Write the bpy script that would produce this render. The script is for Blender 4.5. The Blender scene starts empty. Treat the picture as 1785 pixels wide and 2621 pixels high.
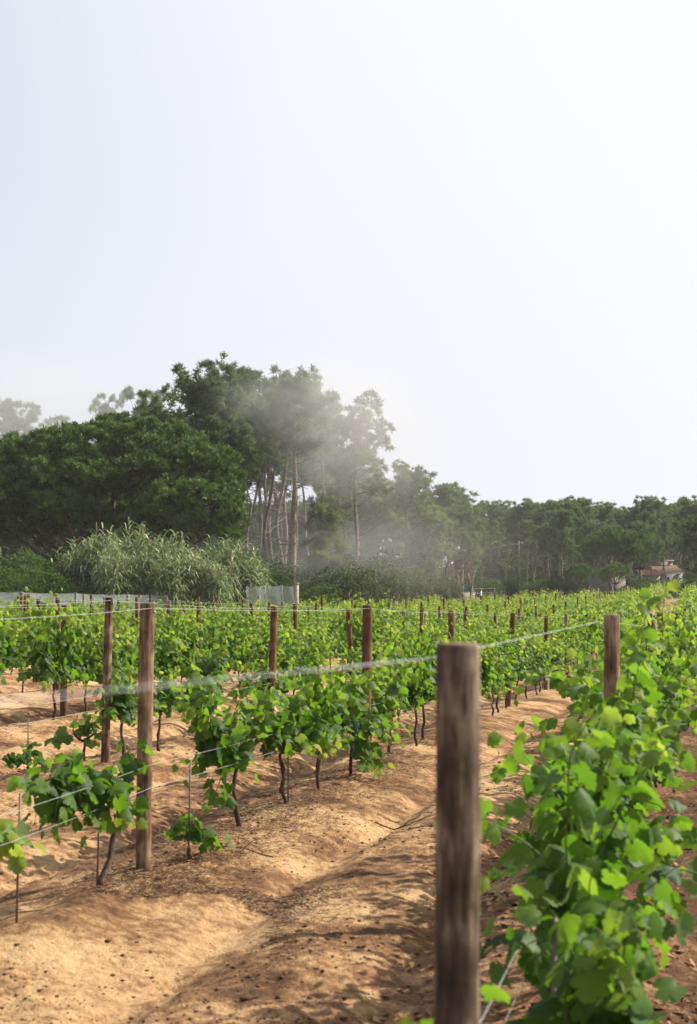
import bpy, math, random
import numpy as np
from mathutils import Vector, Matrix

sc = bpy.context.scene
COL = sc.collection
R = math.radians

# ------------------------------------------------------------------ camera
CAM_H = 1.62
PITCH = R(3.137)
cam_d = bpy.data.cameras.new("camera")
cam = bpy.data.objects.new("camera", cam_d)
COL.objects.link(cam)
cam.location = (0, 0, CAM_H)
cam.rotation_euler = (math.pi / 2 + PITCH, 0, 0)
cam_d.sensor_fit = 'VERTICAL'
cam_d.sensor_height = 36.0
cam_d.sensor_width = 24.5
cam_d.lens = 50.0
cam_d.clip_start = 0.05
cam_d.clip_end = 3000
cam_d.dof.use_dof = True
cam_d.dof.focus_distance = 24.0
cam_d.dof.aperture_fstop = 4.6
sc.camera = cam

# ------------------------------------------------------------------ sky, sun, exposure
SUN_EL = R(40)
SUN_AZ = R(71)          # clockwise from +Y
sun_dir = Vector((math.sin(SUN_AZ) * math.cos(SUN_EL), math.cos(SUN_AZ) * math.cos(SUN_EL), math.sin(SUN_EL)))
sun_l = bpy.data.lights.new("sun", 'SUN')
sun_l.energy = 5.0
sun_l.angle = R(0.53)
sun_l.color = (1.0, 0.94, 0.84)
sun_o = bpy.data.objects.new("sun", sun_l)
COL.objects.link(sun_o)
sun_o.rotation_euler = sun_dir.to_track_quat('Z', 'Y').to_euler()

world = bpy.data.worlds.new("World")
sc.world = world
world.use_nodes = True
wn, wl = world.node_tree.nodes, world.node_tree.links
wn.clear()
w_out = wn.new('ShaderNodeOutputWorld')
w_bg = wn.new('ShaderNodeBackground')
w_bg.inputs['Strength'].default_value = 0.1
w_sky = wn.new('ShaderNodeTexSky')
w_sky.sky_type = 'NISHITA'
w_sky.sun_disc = False
w_sky.sun_elevation = SUN_EL
w_sky.sun_rotation = SUN_AZ
w_sky.air_density = 1.0
w_sky.dust_density = 2.5
w_tc = wn.new('ShaderNodeTexCoord')
w_dot = wn.new('ShaderNodeVectorMath'); w_dot.operation = 'DOT_PRODUCT'
w_dot.inputs[1].default_value = sun_dir
wl.new(w_tc.outputs['Generated'], w_dot.inputs[0])
w_noise = wn.new('ShaderNodeTexNoise')
w_noise.inputs['Scale'].default_value = 1.6
w_noise.inputs['Detail'].default_value = 4
w_noise.inputs['Roughness'].default_value = 0.5
wl.new(w_tc.outputs['Generated'], w_noise.inputs['Vector'])
# thin sea fog veils the blue sky: thicker and brighter towards the sun, patchy elsewhere
def w_map(src, f0, f1, t0, t1):
    n = wn.new('ShaderNodeMapRange'); n.interpolation_type = 'SMOOTHSTEP'
    for k, v in zip(('From Min', 'From Max', 'To Min', 'To Max'), (f0, f1, t0, t1)): n.inputs[k].default_value = v
    wl.new(src, n.inputs['Value']); return n.outputs['Result']
def w_math(op, a, b):
    n = wn.new('ShaderNodeMath'); n.operation = op
    for k, v in ((0, a), (1, b)):
        if isinstance(v, (int, float)): n.inputs[k].default_value = v
        else: wl.new(v, n.inputs[k])
    return n.outputs[0]
w_sep = wn.new('ShaderNodeSeparateXYZ'); wl.new(w_tc.outputs['Generated'], w_sep.inputs[0])
fog_sun = w_map(w_dot.outputs['Value'], -0.35, 0.66, 0.0, 1.05)
fog_low = w_map(w_sep.outputs[2], 0.0, 0.42, 0.46, 0.0)
fog = w_math('ADD', w_math('ADD', fog_sun, fog_low), w_math('MULTIPLY', w_math('SUBTRACT', w_noise.outputs['Fac'], 0.5), 0.35))
fog_c = wn.new('ShaderNodeClamp'); wl.new(fog, fog_c.inputs[0])
w_veil = wn.new('ShaderNodeMapRange')
w_veil.data_type = 'FLOAT_VECTOR'
w_veil.inputs[7].default_value = (-0.5, -0.5, -0.5)
w_veil.inputs[8].default_value = (0.75, 0.75, 0.75)
w_veil.inputs[9].default_value = (3.55, 3.95, 5.0)
w_veil.inputs[10].default_value = (6.5, 6.5, 6.62)
wl.new(w_dot.outputs['Value'], w_veil.inputs[6])
w_mix = wn.new('ShaderNodeMix'); w_mix.data_type = 'RGBA'
wl.new(fog_c.outputs[0], w_mix.inputs[0])
wl.new(w_sky.outputs[0], w_mix.inputs[6])
wl.new(w_veil.outputs[1], w_mix.inputs[7])
wl.new(w_mix.outputs[2], w_bg.inputs['Color'])
wl.new(w_bg.outputs[0], w_out.inputs['Surface'])

sc.view_settings.view_transform = 'Standard'
sc.view_settings.look = 'None'
sc.view_settings.exposure = 0.68
sc.view_settings.gamma = 1.0
sc.view_settings.use_curve_mapping = False
sc.render.engine = 'CYCLES'
cy = sc.cycles
cy.max_bounces = 6
cy.diffuse_bounces = 3
cy.glossy_bounces = 2
cy.transmission_bounces = 4
cy.transparent_max_bounces = 8
cy.volume_bounces = 3
cy.volume_step_rate = 4.0
cy.volume_max_steps = 64
cy.use_denoising = True
cy.caustics_reflective = False
cy.caustics_refractive = False

# ------------------------------------------------------------------ helpers: geometry
F = 3640.0
CP, SP = math.cos(PITCH), math.sin(PITCH)

def at(px, py, d):
    """the point at distance d (metres ahead of the viewer) seen at a pixel of the photograph"""
    dx, dy = (px - 892.5) / F, (1310.5 - py) / F
    yy, zz = CP - dy * SP, SP + dy * CP
    k = d / yy
    return Vector((dx * k, d, CAM_H + zz * k))

_rs = np.random.RandomState(5)
_tab = _rs.rand(256, 256)

def vnoise(x, y):
    x = np.asarray(x, float); y = np.asarray(y, float)
    xi = np.floor(x).astype(int); yi = np.floor(y).astype(int)
    fx = x - xi; fy = y - yi
    fx = fx * fx * (3 - 2 * fx); fy = fy * fy * (3 - 2 * fy)
    a = _tab[xi & 255, yi & 255]; b = _tab[(xi + 1) & 255, yi & 255]
    c = _tab[xi & 255, (yi + 1) & 255]; e = _tab[(xi + 1) & 255, (yi + 1) & 255]
    return (a * (1 - fx) + b * fx) * (1 - fy) + (c * (1 - fx) + e * fx) * fy - 0.5

def fbm(x, y, o=4):
    s, a = 0.0, 1.0
    for i in range(o):
        s = s + a * vnoise(x * 2 ** i + 17.3 * i, y * 2 ** i + 5.1 * i)
        a *= 0.5
    return s

ROW_S = 0.245                                   # rows run towards +y and a little towards +x
ROW_C = [-0.467, -3.18, -5.75, -8.35, -11.1]     # x of each row at y = 0
ROW_C += [-11.1 - 2.68 * k for k in range(1, 40)]
ROW_ANG = math.atan2(1.0, ROW_S)
SINE = math.sin(ROW_ANG)
_kd = np.array([-100, 0, 8, 13, 20, 25, 32, 45, 60, 80, 100, 130, 160, 250, 600.])
_kz = np.array([0, 0, 0, -.07, -.22, -.35, -.5, -.6, -.5, -.2, .1, .45, .65, .9, 1.0])
_ka = np.array([-1, -.25, -.2, -.1, -.05, 0, .1, .25, 1.])
_kw = np.array([.1, .15, .3, .5, .7, .75, 1., 1.05, 1.05])

def ground_base(x, y):
    x = np.asarray(x, float); y = np.asarray(y, float)
    a = x / np.maximum(y, 6.0)
    return np.interp(y, _kd, _kz) * np.interp(a, _ka, _kw)

_rc = np.array(sorted([-0.467 + 2.66 * k for k in range(1, 4)] + ROW_C[:14]))
def ground(x, y, fine=True):
    x = np.asarray(x, float); y = np.asarray(y, float)
    z = ground_base(x, y)
    t = x - ROW_S * y
    wob = 0.10 * fbm(x * 0.5, y * 0.35, 2)
    dist = np.full(np.shape(t), 99.0)
    for c in _rc:
        q = (t - c) * SINE + wob
        dist = np.where(np.abs(q) < np.abs(dist), q, dist)
    fade = np.clip((70 - y) / 40, 0, 1) * (dist < 3) * np.clip((y + 8) / 8, 0, 1)
    ad = np.abs(dist)
    prof = 0.095 * np.exp(-(dist / 0.38) ** 2) \
        - 0.085 * np.exp(-((ad - 0.80) / 0.15) ** 2) \
        + 0.05 * np.exp(-((ad - 1.28) / 0.30) ** 2)
    z = z + prof * fade * (0.9 + 0.35 * fbm(x * 0.7 + 3, y * 0.25, 2)) - 0.085 * fade
    if fine:
        near = np.clip((40 - y) / 25, 0.0, 1) * np.clip((y + 8) / 8, 0, 1)
        # wind-blown scallops lying across the alleys, then lumps
        z = z + near * (0.042 * fbm(x * 0.9, y * 0.55, 3) + 0.032 * fbm(x * 1.9 + 9, y * 1.5, 2)
                        + 0.042 * fbm(x * 4.4 + 20, y * 2.8, 3) + 0.030 * np.maximum(0, fbm(x * 9, y * 8, 2)))
    return z

def gz(x, y):
    return float(ground(x, y))

# ------------------------------------------------------------------ helpers: meshes
def mesh_np(name, v, t, tone=None, mat=None, smooth=True, midx=None):
    v = np.ascontiguousarray(v, np.float32); t = np.ascontiguousarray(t, np.int32)
    me = bpy.data.meshes.new(name)
    k = t.shape[1]
    me.vertices.add(len(v)); me.vertices.foreach_set('co', v.ravel())
    me.loops.add(t.size); me.loops.foreach_set('vertex_index', t.ravel())
    me.polygons.add(len(t))
    me.polygons.foreach_set('loop_start', np.arange(0, t.size, k, dtype=np.int32))
    if smooth:
        me.polygons.foreach_set('use_smooth', np.ones(len(t), bool))
    if midx is not None:
        me.polygons.foreach_set('material_index', np.asarray(midx, np.int32))
    me.update(calc_edges=True)
    if tone is not None:
        a = me.attributes.new('tone', 'FLOAT', 'POINT')
        a.data.foreach_set('value', np.ascontiguousarray(tone, np.float32))
    for m in (mat if isinstance(mat, (list, tuple)) else [mat]):
        if m: me.materials.append(m)
    return me

class Acc:
    """collects triangles of one piece"""
    def __init__(s):
        s.v, s.t, s.a, s.m, s.n = [], [], [], [], 0
    def add(s, v, t, tone=0.5, mi=0):
        v = np.asarray(v, float); t = np.asarray(t, int)
        s.v.append(v); s.t.append(t + s.n); s.n += len(v)
        s.a.append(np.full(len(v), tone) if np.isscalar(tone) else np.asarray(tone))
        s.m.append(np.full(len(t), mi))
    def tube(s, pts, rad, n=6, tone=0.5, cap=True, mi=0):
        v, t = tube(pts, rad, n, cap); s.add(v, t, tone, mi)
    def box(s, x0, x1, y0, y1, z0, z1, tone=0.5, mi=0):
        v = [(x, y, z) for z in (z0, z1) for y in (y0, y1) for x in (x0, x1)]
        q = [(0, 2, 3, 1), (4, 5, 7, 6), (0, 1, 5, 4), (2, 6, 7, 3), (0, 4, 6, 2), (1, 3, 7, 5)]
        t = [(a, b, c) for a, b, c, d in q] + [(a, c, d) for a, b, c, d in q]
        s.add(v, t, tone, mi)
    def arrays(s):
        return np.concatenate(s.v), np.concatenate(s.t), np.concatenate(s.a)
    def mesh(s, name, mat, smooth=True):
        v, t, a = s.arrays()
        return mesh_np(name, v, t, a, mat, smooth, np.concatenate(s.m))

def tube(pts, rad, n=6, cap=True):
    P = np.asarray(pts, float); m = len(P)
    r = np.full(m, rad) if np.isscalar(rad) else np.asarray(rad, float)
    d = np.gradient(P, axis=0)
    d /= np.linalg.norm(d, axis=1)[:, None] + 1e-9
    up = np.array([0, 0, 1.0]) if abs(d[:, 2]).mean() < 0.8 else np.array([1.0, 0, 0])
    a = np.cross(d, up); a /= np.linalg.norm(a, axis=1)[:, None] + 1e-9
    b = np.cross(d, a)
    th = np.arange(n) * 2 * math.pi / n
    v = P[:, None, :] + r[:, None, None] * (np.cos(th)[None, :, None] * a[:, None, :] + np.sin(th)[None, :, None] * b[:, None, :])
    v = v.reshape(-1, 3)
    i = np.arange(m - 1)[:, None] * n; j = np.arange(n)[None, :]; j2 = (j + 1) % n
    q = np.stack([i + j, i + j2, i + n + j2, i + n + j], -1).reshape(-1, 4)
    t = np.concatenate([q[:, [0, 1, 2]], q[:, [0, 2, 3]]])
    if cap:
        v = np.concatenate([v, P[:1], P[-1:]])
        c0, c1 = m * n, m * n + 1
        k = np.arange(n); k2 = (k + 1) % n
        t = np.concatenate([t, np.stack([k2, k, np.full(n, c0)], -1), np.stack([(m - 1) * n + k, (m - 1) * n + k2, np.full(n, c1)], -1)])
    return v, t

def obj(name, me, parent=None, kind=None, label=None, cat=None, group=None, loc=None, rot=None, scale=None):
    o = bpy.data.objects.new(name, me)
    COL.objects.link(o)
    if parent: o.parent = parent
    if kind: o['kind'] = kind
    if label: o['label'] = label
    if cat: o['category'] = cat
    if group: o['group'] = group
    if loc is not None: o.location = loc
    if rot is not None: o.rotation_euler = rot
    if scale is not None: o.scale = scale if hasattr(scale, '__len__') else (scale,) * 3
    return o

def thing(name, label, cat, loc=(0, 0, 0), rz=0.0, group=None, scale=None):
    o = obj(name, None, label=label, cat=cat, group=group, loc=loc, rot=(0, 0, rz), scale=scale)
    o.empty_display_size = 0.2
    return o

# ------------------------------------------------------------------ helpers: materials
def new_mat(name):
    m = bpy.data.materials.new(name); m.use_nodes = True
    nt = m.node_tree; nt.nodes.clear()
    out = nt.nodes.new('ShaderNodeOutputMaterial')
    return m, nt, out

def N(nt, typ, **kw):
    n = nt.nodes.new(typ)
    for k, v in kw.items():
        if k.startswith('i_'):
            n.inputs[k[2:].replace('_', ' ')].default_value = v
        else:
            setattr(n, k, v)
    return n

def ramp(nt, fac, stops):
    r = nt.nodes.new('ShaderNodeValToRGB')
    e = r.color_ramp.elements
    while len(e) < len(stops): e.new(0.5)
    for k, (p, c) in enumerate(stops):
        e[k].position = p; e[k].color = (c[0], c[1], c[2], 1)
    nt.links.new(fac, r.inputs[0])
    return r.outputs[0]

def leaf_mat(name, stops, trans_stops, trans=0.4, rough=0.45, per_object=False, under=None, spec=0.4):
    m, nt, out = new_mat(name)
    L = nt.links
    if per_object:
        oi = N(nt, 'ShaderNodeObjectInfo'); sep = N(nt, 'ShaderNodeSeparateColor')
        L.new(oi.outputs['Color'], sep.inputs[0]); tone = sep.outputs[0]
    else:
        at_ = N(nt, 'ShaderNodeAttribute', attribute_name='tone'); tone = at_.outputs['Fac']
    tc = N(nt, 'ShaderNodeTexCoord')
    nz = N(nt, 'ShaderNodeTexNoise', i_Scale=22.0, i_Detail=3.0)
    L.new(tc.outputs['Object'], nz.inputs['Vector'])
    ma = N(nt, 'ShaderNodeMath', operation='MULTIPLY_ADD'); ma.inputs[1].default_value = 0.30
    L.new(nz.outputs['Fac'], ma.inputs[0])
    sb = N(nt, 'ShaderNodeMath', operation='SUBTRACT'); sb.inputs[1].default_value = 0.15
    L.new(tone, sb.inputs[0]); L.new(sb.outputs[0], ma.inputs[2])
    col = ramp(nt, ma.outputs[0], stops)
    tcol = ramp(nt, ma.outputs[0], trans_stops)
    p = N(nt, 'ShaderNodeBsdfPrincipled')
    p.inputs['Roughness'].default_value = rough
    p.inputs['Specular IOR Level'].default_value = spec
    if under:
        g = N(nt, 'ShaderNodeNewGeometry')
        mx = N(nt, 'ShaderNodeMix', data_type='RGBA')
        L.new(g.outputs['Backfacing'], mx.inputs[0]); L.new(col, mx.inputs[6])
        mx.inputs[7].default_value = (*under, 1)
        L.new(mx.outputs[2], p.inputs['Base Color'])
    else:
        L.new(col, p.inputs['Base Color'])
    t = N(nt, 'ShaderNodeBsdfTranslucent'); L.new(tcol, t.inputs['Color'])
    ms = N(nt, 'ShaderNodeMixShader'); ms.inputs[0].default_value = trans
    L.new(p.outputs[0], ms.inputs[1]); L.new(t.outputs[0], ms.inputs[2])
    L.new(ms.outputs[0], out.inputs['Surface'])
    return m

def wood_mat(name, c_dark, c_mid, c_light, scale=(14, 14, 1.6), bump=0.5):
    m, nt, out = new_mat(name); L = nt.links
    tc = N(nt, 'ShaderNodeTexCoord'); oi = N(nt, 'ShaderNodeObjectInfo')
    off = N(nt, 'ShaderNodeVectorMath', operation='ADD')
    sv = N(nt, 'ShaderNodeVectorMath', operation='SCALE'); sv.inputs['Scale'].default_value = 37.0
    cv = N(nt, 'ShaderNodeCombineXYZ')
    L.new(oi.outputs['Random'], cv.inputs[0]); L.new(oi.outputs['Random'], cv.inputs[2])
    L.new(cv.outputs[0], sv.inputs[0])
    L.new(tc.outputs['Object'], off.inputs[0]); L.new(sv.outputs[0], off.inputs[1])
    mp = N(nt, 'ShaderNodeMapping'); mp.inputs['Scale'].default_value = scale
    L.new(off.outputs[0], mp.inputs[0])
    n1 = N(nt, 'ShaderNodeTexNoise', i_Scale=3.2, i_Detail=6.0, i_Roughness=0.65)
    L.new(mp.outputs[0], n1.inputs['Vector'])
    n2 = N(nt, 'ShaderNodeTexNoise', i_Scale=7.0, i_Detail=3.0)
    L.new(off.outputs[0], n2.inputs['Vector'])
    ma = N(nt, 'ShaderNodeMath', operation='MULTIPLY_ADD'); ma.inputs[1].default_value = 0.9
    L.new(n2.outputs['Fac'], ma.inputs[0])
    sb = N(nt, 'ShaderNodeMath', operation='SUBTRACT'); sb.inputs[1].default_value = 0.45
    L.new(n1.outputs['Fac'], sb.inputs[0]); L.new(sb.outputs[0], ma.inputs[2])
    rv = N(nt, 'ShaderNodeMath', operation='MULTIPLY_ADD'); rv.inputs[1].default_value = 0.22
    L.new(oi.outputs['Random'], rv.inputs[0])
    s2 = N(nt, 'ShaderNodeMath', operation='SUBTRACT'); s2.inputs[1].default_value = 0.11
    L.new(ma.outputs[0], s2.inputs[0]); L.new(s2.outputs[0], rv.inputs[2])
    c = ramp(nt, rv.outputs[0], [(0.22, c_dark), (0.5, c_mid), (0.74, c_light)])
    p = N(nt, 'ShaderNodeBsdfPrincipled'); p.inputs['Roughness'].default_value = 0.85
    p.inputs['Specular IOR Level'].default_value = 0.2
    L.new(c, p.inputs['Base Color'])
    b = N(nt, 'ShaderNodeBump'); b.inputs['Strength'].default_value = bump; b.inputs['Distance'].default_value = 0.02 / scale[0]
    L.new(n1.outputs['Fac'], b.inputs['Height']); L.new(b.outputs[0], p.inputs['Normal'])
    L.new(p.outputs[0], out.inputs['Surface'])
    return m

def plain(name, col, rough=0.7, metal=0.0, var=0.25, scale=6.0, bump=0.0):
    m, nt, out = new_mat(name); L = nt.links
    tc = N(nt, 'ShaderNodeTexCoord')
    n = N(nt, 'ShaderNodeTexNoise', i_Scale=scale, i_Detail=5.0)
    L.new(tc.outputs['Object'], n.inputs['Vector'])
    lo = tuple(c * (1 - var) for c in col); hi = tuple(min(1, c * (1 + var)) for c in col)
    c = ramp(nt, n.outputs['Fac'], [(0.3, lo), (0.7, hi)])
    p = N(nt, 'ShaderNodeBsdfPrincipled'); p.inputs['Roughness'].default_value = rough; p.inputs['Metallic'].default_value = metal
    L.new(c, p.inputs['Base Color'])
    if bump:
        b = N(nt, 'ShaderNodeBump'); b.inputs['Strength'].default_value = bump; b.inputs['Distance'].default_value = 0.02
        L.new(n.outputs['Fac'], b.inputs['Height']); L.new(b.outputs[0], p.inputs['Normal'])
    L.new(p.outputs[0], out.inputs['Surface'])
    return m

def tone_mat(name, stops, rough=0.85):
    m, nt, out = new_mat(name)
    a = N(nt, 'ShaderNodeAttribute', attribute_name='tone')
    p = N(nt, 'ShaderNodeBsdfPrincipled'); p.inputs['Roughness'].default_value = rough
    p.inputs['Specular IOR Level'].default_value = 0.15
    nt.links.new(ramp(nt, a.outputs['Fac'], stops), p.inputs['Base Color'])
    nt.links.new(p.outputs[0], out.inputs['Surface'])
    return m

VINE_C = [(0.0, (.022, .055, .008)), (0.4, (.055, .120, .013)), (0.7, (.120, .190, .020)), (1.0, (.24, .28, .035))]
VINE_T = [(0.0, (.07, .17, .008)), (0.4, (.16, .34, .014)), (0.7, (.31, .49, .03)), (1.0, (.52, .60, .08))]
UNDER = (.13, .18, .075)
M_LEAF_OBJ = leaf_mat('grape_leaf_single', VINE_C, VINE_T, 0.45, 0.55, True, UNDER, 0.25)
M_LEAF = leaf_mat('grape_leaf', VINE_C, VINE_T, 0.45, 0.55, False, UNDER, 0.25)
M_PINE = leaf_mat('maritime_pine_needles', [(0, (.050, .080, .032)), (.5, (.135, .190, .075)), (1, (.27, .31, .135))],
                  [(0, (.04, .07, .02)), (.5, (.15, .22, .055)), (1, (.28, .34, .09))], 0.34, 0.6, spec=0.25)
M_STONEPINE = leaf_mat('stone_pine_needles', [(0, (.030, .060, .016)), (.5, (.105, .165, .042)), (1, (.22, .29, .08))],
                       [(0, (.03, .08, .010)), (.5, (.09, .20, .02)), (1, (.18, .31, .04))], 0.18, 0.6, spec=0.25)
M_SHRUB = leaf_mat('shrub_leaves', [(0, (.022, .05, .012)), (.5, (.06, .11, .025)), (1, (.15, .20, .06))],
                   [(0, (.04, .09, .01)), (.5, (.10, .18, .02)), (1, (.20, .28, .05))], 0.3, 0.75, spec=0.1)
M_GREYSHRUB = leaf_mat('grey_green_shrub_leaves', [(0, (.04, .055, .03)), (.5, (.085, .11, .055)), (1, (.17, .2, .11))],
                       [(0, (.05, .08, .02)), (.5, (.10, .14, .04)), (1, (.2, .24, .09))], 0.3, 0.8, spec=0.08)
M_REED = leaf_mat('giant_reed_leaves', [(0, (.08, .13, .05)), (.45, (.26, .33, .15)), (.8, (.46, .51, .29)), (1, (.58, .50, .28))],
                  [(0, (.07, .13, .02)), (.5, (.15, .22, .05)), (1, (.34, .32, .12))], 0.3, 0.5)
M_REDDRY = leaf_mat('dry_brown_needles', [(0, (.07, .025, .012)), (.5, (.16, .06, .025)), (1, (.28, .12, .05))],
                    [(0, (.08, .03, .01)), (1, (.2, .08, .03))], 0.2, 0.7)
M_POST = wood_mat('weathered_post_wood', (.026, .015, .008), (.165, .102, .054), (.37, .26, .15))
M_POSTNEAR = wood_mat('grey_brown_post_wood', (.013, .010, .007), (.105, .074, .048), (.40, .31, .21))
M_POSTRED = wood_mat('reddish_post_wood', (.035, .015, .008), (.115, .050, .024), (.20, .10, .052))
M_CUT = plain('sawn_post_top', (.25, .15, .085), 0.9, 0, .45, 40, .3)
M_BARK = wood_mat('vine_bark', (.022, .014, .010), (.070, .046, .032), (.14, .10, .07), (30, 30, 8), 0.8)
M_CANE = plain('green_cane', (.12, .17, .035), 0.5, 0, .5, 9)
M_PBARK = wood_mat('pine_bark', (.050, .038, .028), (.165, .130, .095), (.30, .245, .185), (2.2, 2.2, .8), 1.0)
M_WIRE = plain('galvanised_wire', (.62, .62, .60), 0.38, 0.75, .15, 30)
M_STAKE = plain('rusty_stake', (.16, .115, .085), 0.6, 0.35, .4, 30)

# ================================================================== SETTING: ground
def build_ground():
    d1 = np.arange(4.2, 12.0, 0.036)
    d2 = [12.0]
    while d2[-1] < 45: d2.append(d2[-1] * 1.0075)
    while d2[-1] < 420: d2.append(d2[-1] * 1.05)
    d0 = np.array([-400, -200, -100, -50, -25, -12, -6, -3, -1, 0, 1, 1.8, 2.4, 2.9, 3.3, 3.6, 3.9])
    D = np.concatenate([d0, d1, d2[0:]])
    W = 3.2 + 0.34 * np.clip(D, 0, 300)
    u = np.linspace(-1, 1, 400)
    ou = np.array([1.15, 1.4, 1.9, 2.8, 4.5])
    U = np.concatenate([-ou[::-1], u, ou])
    X = U[None, :] * W[:, None]
    far = np.abs(U) > 1.0
    ext = np.maximum(0, (np.abs(U) - 1.0) / 3.5) ** 2
    X = X + np.sign(U)[None, :] * ext[None, :] * np.maximum(0, 430 - 4.5 * W)[:, None]
    Y = np.repeat(D[:, None], len(U), 1)
    Z = ground(X, Y)
    v = np.stack([X, Y, Z], -1).reshape(-1, 3)
    n = len(U)
    i = np.arange(len(D) - 1)[:, None] * n; j = np.arange(n - 1)[None, :]
    q = np.stack([i + j, i + j + 1, i + n + j + 1, i + n + j], -1).reshape(-1, 4)
    m, nt, out = new_mat('sandy_soil'); L = nt.links
    geo = N(nt, 'ShaderNodeNewGeometry')
    sep = N(nt, 'ShaderNodeSeparateXYZ'); L.new(geo.outputs['Position'], sep.inputs[0])
    n1 = N(nt, 'ShaderNodeTexNoise', i_Scale=1.1, i_Detail=5.0, i_Roughness=.6); L.new(geo.outputs['Position'], n1.inputs['Vector'])
    n2 = N(nt, 'ShaderNodeTexNoise', i_Scale=13.0, i_Detail=6.0, i_Roughness=.7); L.new(geo.outputs['Position'], n2.inputs['Vector'])
    n3 = N(nt, 'ShaderNodeTexNoise', i_Scale=60.0, i_Detail=5.0, i_Roughness=.65); L.new(geo.outputs['Position'], n3.inputs['Vector'])
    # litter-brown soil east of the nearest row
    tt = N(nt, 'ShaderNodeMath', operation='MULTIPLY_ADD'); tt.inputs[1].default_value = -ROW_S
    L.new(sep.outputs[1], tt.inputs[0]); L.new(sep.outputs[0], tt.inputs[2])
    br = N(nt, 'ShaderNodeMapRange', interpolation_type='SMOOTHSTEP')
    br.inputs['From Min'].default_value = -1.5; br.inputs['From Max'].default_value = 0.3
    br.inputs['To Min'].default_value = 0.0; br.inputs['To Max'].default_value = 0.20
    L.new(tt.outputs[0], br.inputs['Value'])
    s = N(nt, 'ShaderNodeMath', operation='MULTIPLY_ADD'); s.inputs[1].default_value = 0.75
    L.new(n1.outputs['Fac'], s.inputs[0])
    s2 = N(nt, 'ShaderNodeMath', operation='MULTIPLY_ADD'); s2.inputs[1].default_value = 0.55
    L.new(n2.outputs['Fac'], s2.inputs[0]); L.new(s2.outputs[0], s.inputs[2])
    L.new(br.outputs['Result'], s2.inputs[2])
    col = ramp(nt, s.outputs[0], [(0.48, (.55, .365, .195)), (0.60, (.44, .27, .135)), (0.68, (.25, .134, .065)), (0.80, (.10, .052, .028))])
    spk = ramp(nt, n3.outputs['Fac'], [(0.30, (.55, .5, .47)), (0.42, (1, 1, 1)), (1, (1.05, 1.05, 1.05))])
    mu = N(nt, 'ShaderNodeMix', data_type='RGBA', blend_type='MULTIPLY'); mu.inputs[0].default_value = 0.8
    L.new(col, mu.inputs[6]); L.new(spk, mu.inputs[7])
    # needle litter of the wood beyond the vineyard
    fl = N(nt, 'ShaderNodeMath', operation='MULTIPLY_ADD'); fl.inputs[1].default_value = -1.92
    L.new(sep.outputs[0], fl.inputs[0]); L.new(sep.outputs[1], fl.inputs[2])
    fm = N(nt, 'ShaderNodeMapRange'); fm.inputs['From Min'].default_value = 83; fm.inputs['From Max'].default_value = 88
    L.new(fl.outputs[0], fm.inputs['Value'])
    mf = N(nt, 'ShaderNodeMix', data_type='RGBA'); L.new(fm.outputs['Result'], mf.inputs[0])
    L.new(mu.outputs[2], mf.inputs[6]); mf.inputs[7].default_value = (.085, .06, .035, 1)
    p = N(nt, 'ShaderNodeBsdfPrincipled'); p.inputs['Roughness'].default_value = 0.95
    p.inputs['Specular IOR Level'].default_value = 0.1
    L.new(mf.outputs[2], p.inputs['Base Color'])
    bs = N(nt, 'ShaderNodeMath', operation='MULTIPLY_ADD'); bs.inputs[1].default_value = 0.35
    L.new(n3.outputs['Fac'], bs.inputs[0]); L.new(n2.outputs['Fac'], bs.inputs[2])
    b = N(nt, 'ShaderNodeBump'); b.inputs['Strength'].default_value = 0.9; b.inputs['Distance'].default_value = 0.045
    L.new(bs.outputs[0], b.inputs['Height']); L.new(b.outputs[0], p.inputs['Normal'])
    L.new(p.outputs[0], out.inputs['Surface'])
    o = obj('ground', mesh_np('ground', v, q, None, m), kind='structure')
    o['label'] = 'sandy vineyard soil in ridges and furrows between the vine rows'
build_ground()

def field_end(x):
    return min(150.0, 55 + (x + 13.5) * 1.92)

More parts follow.
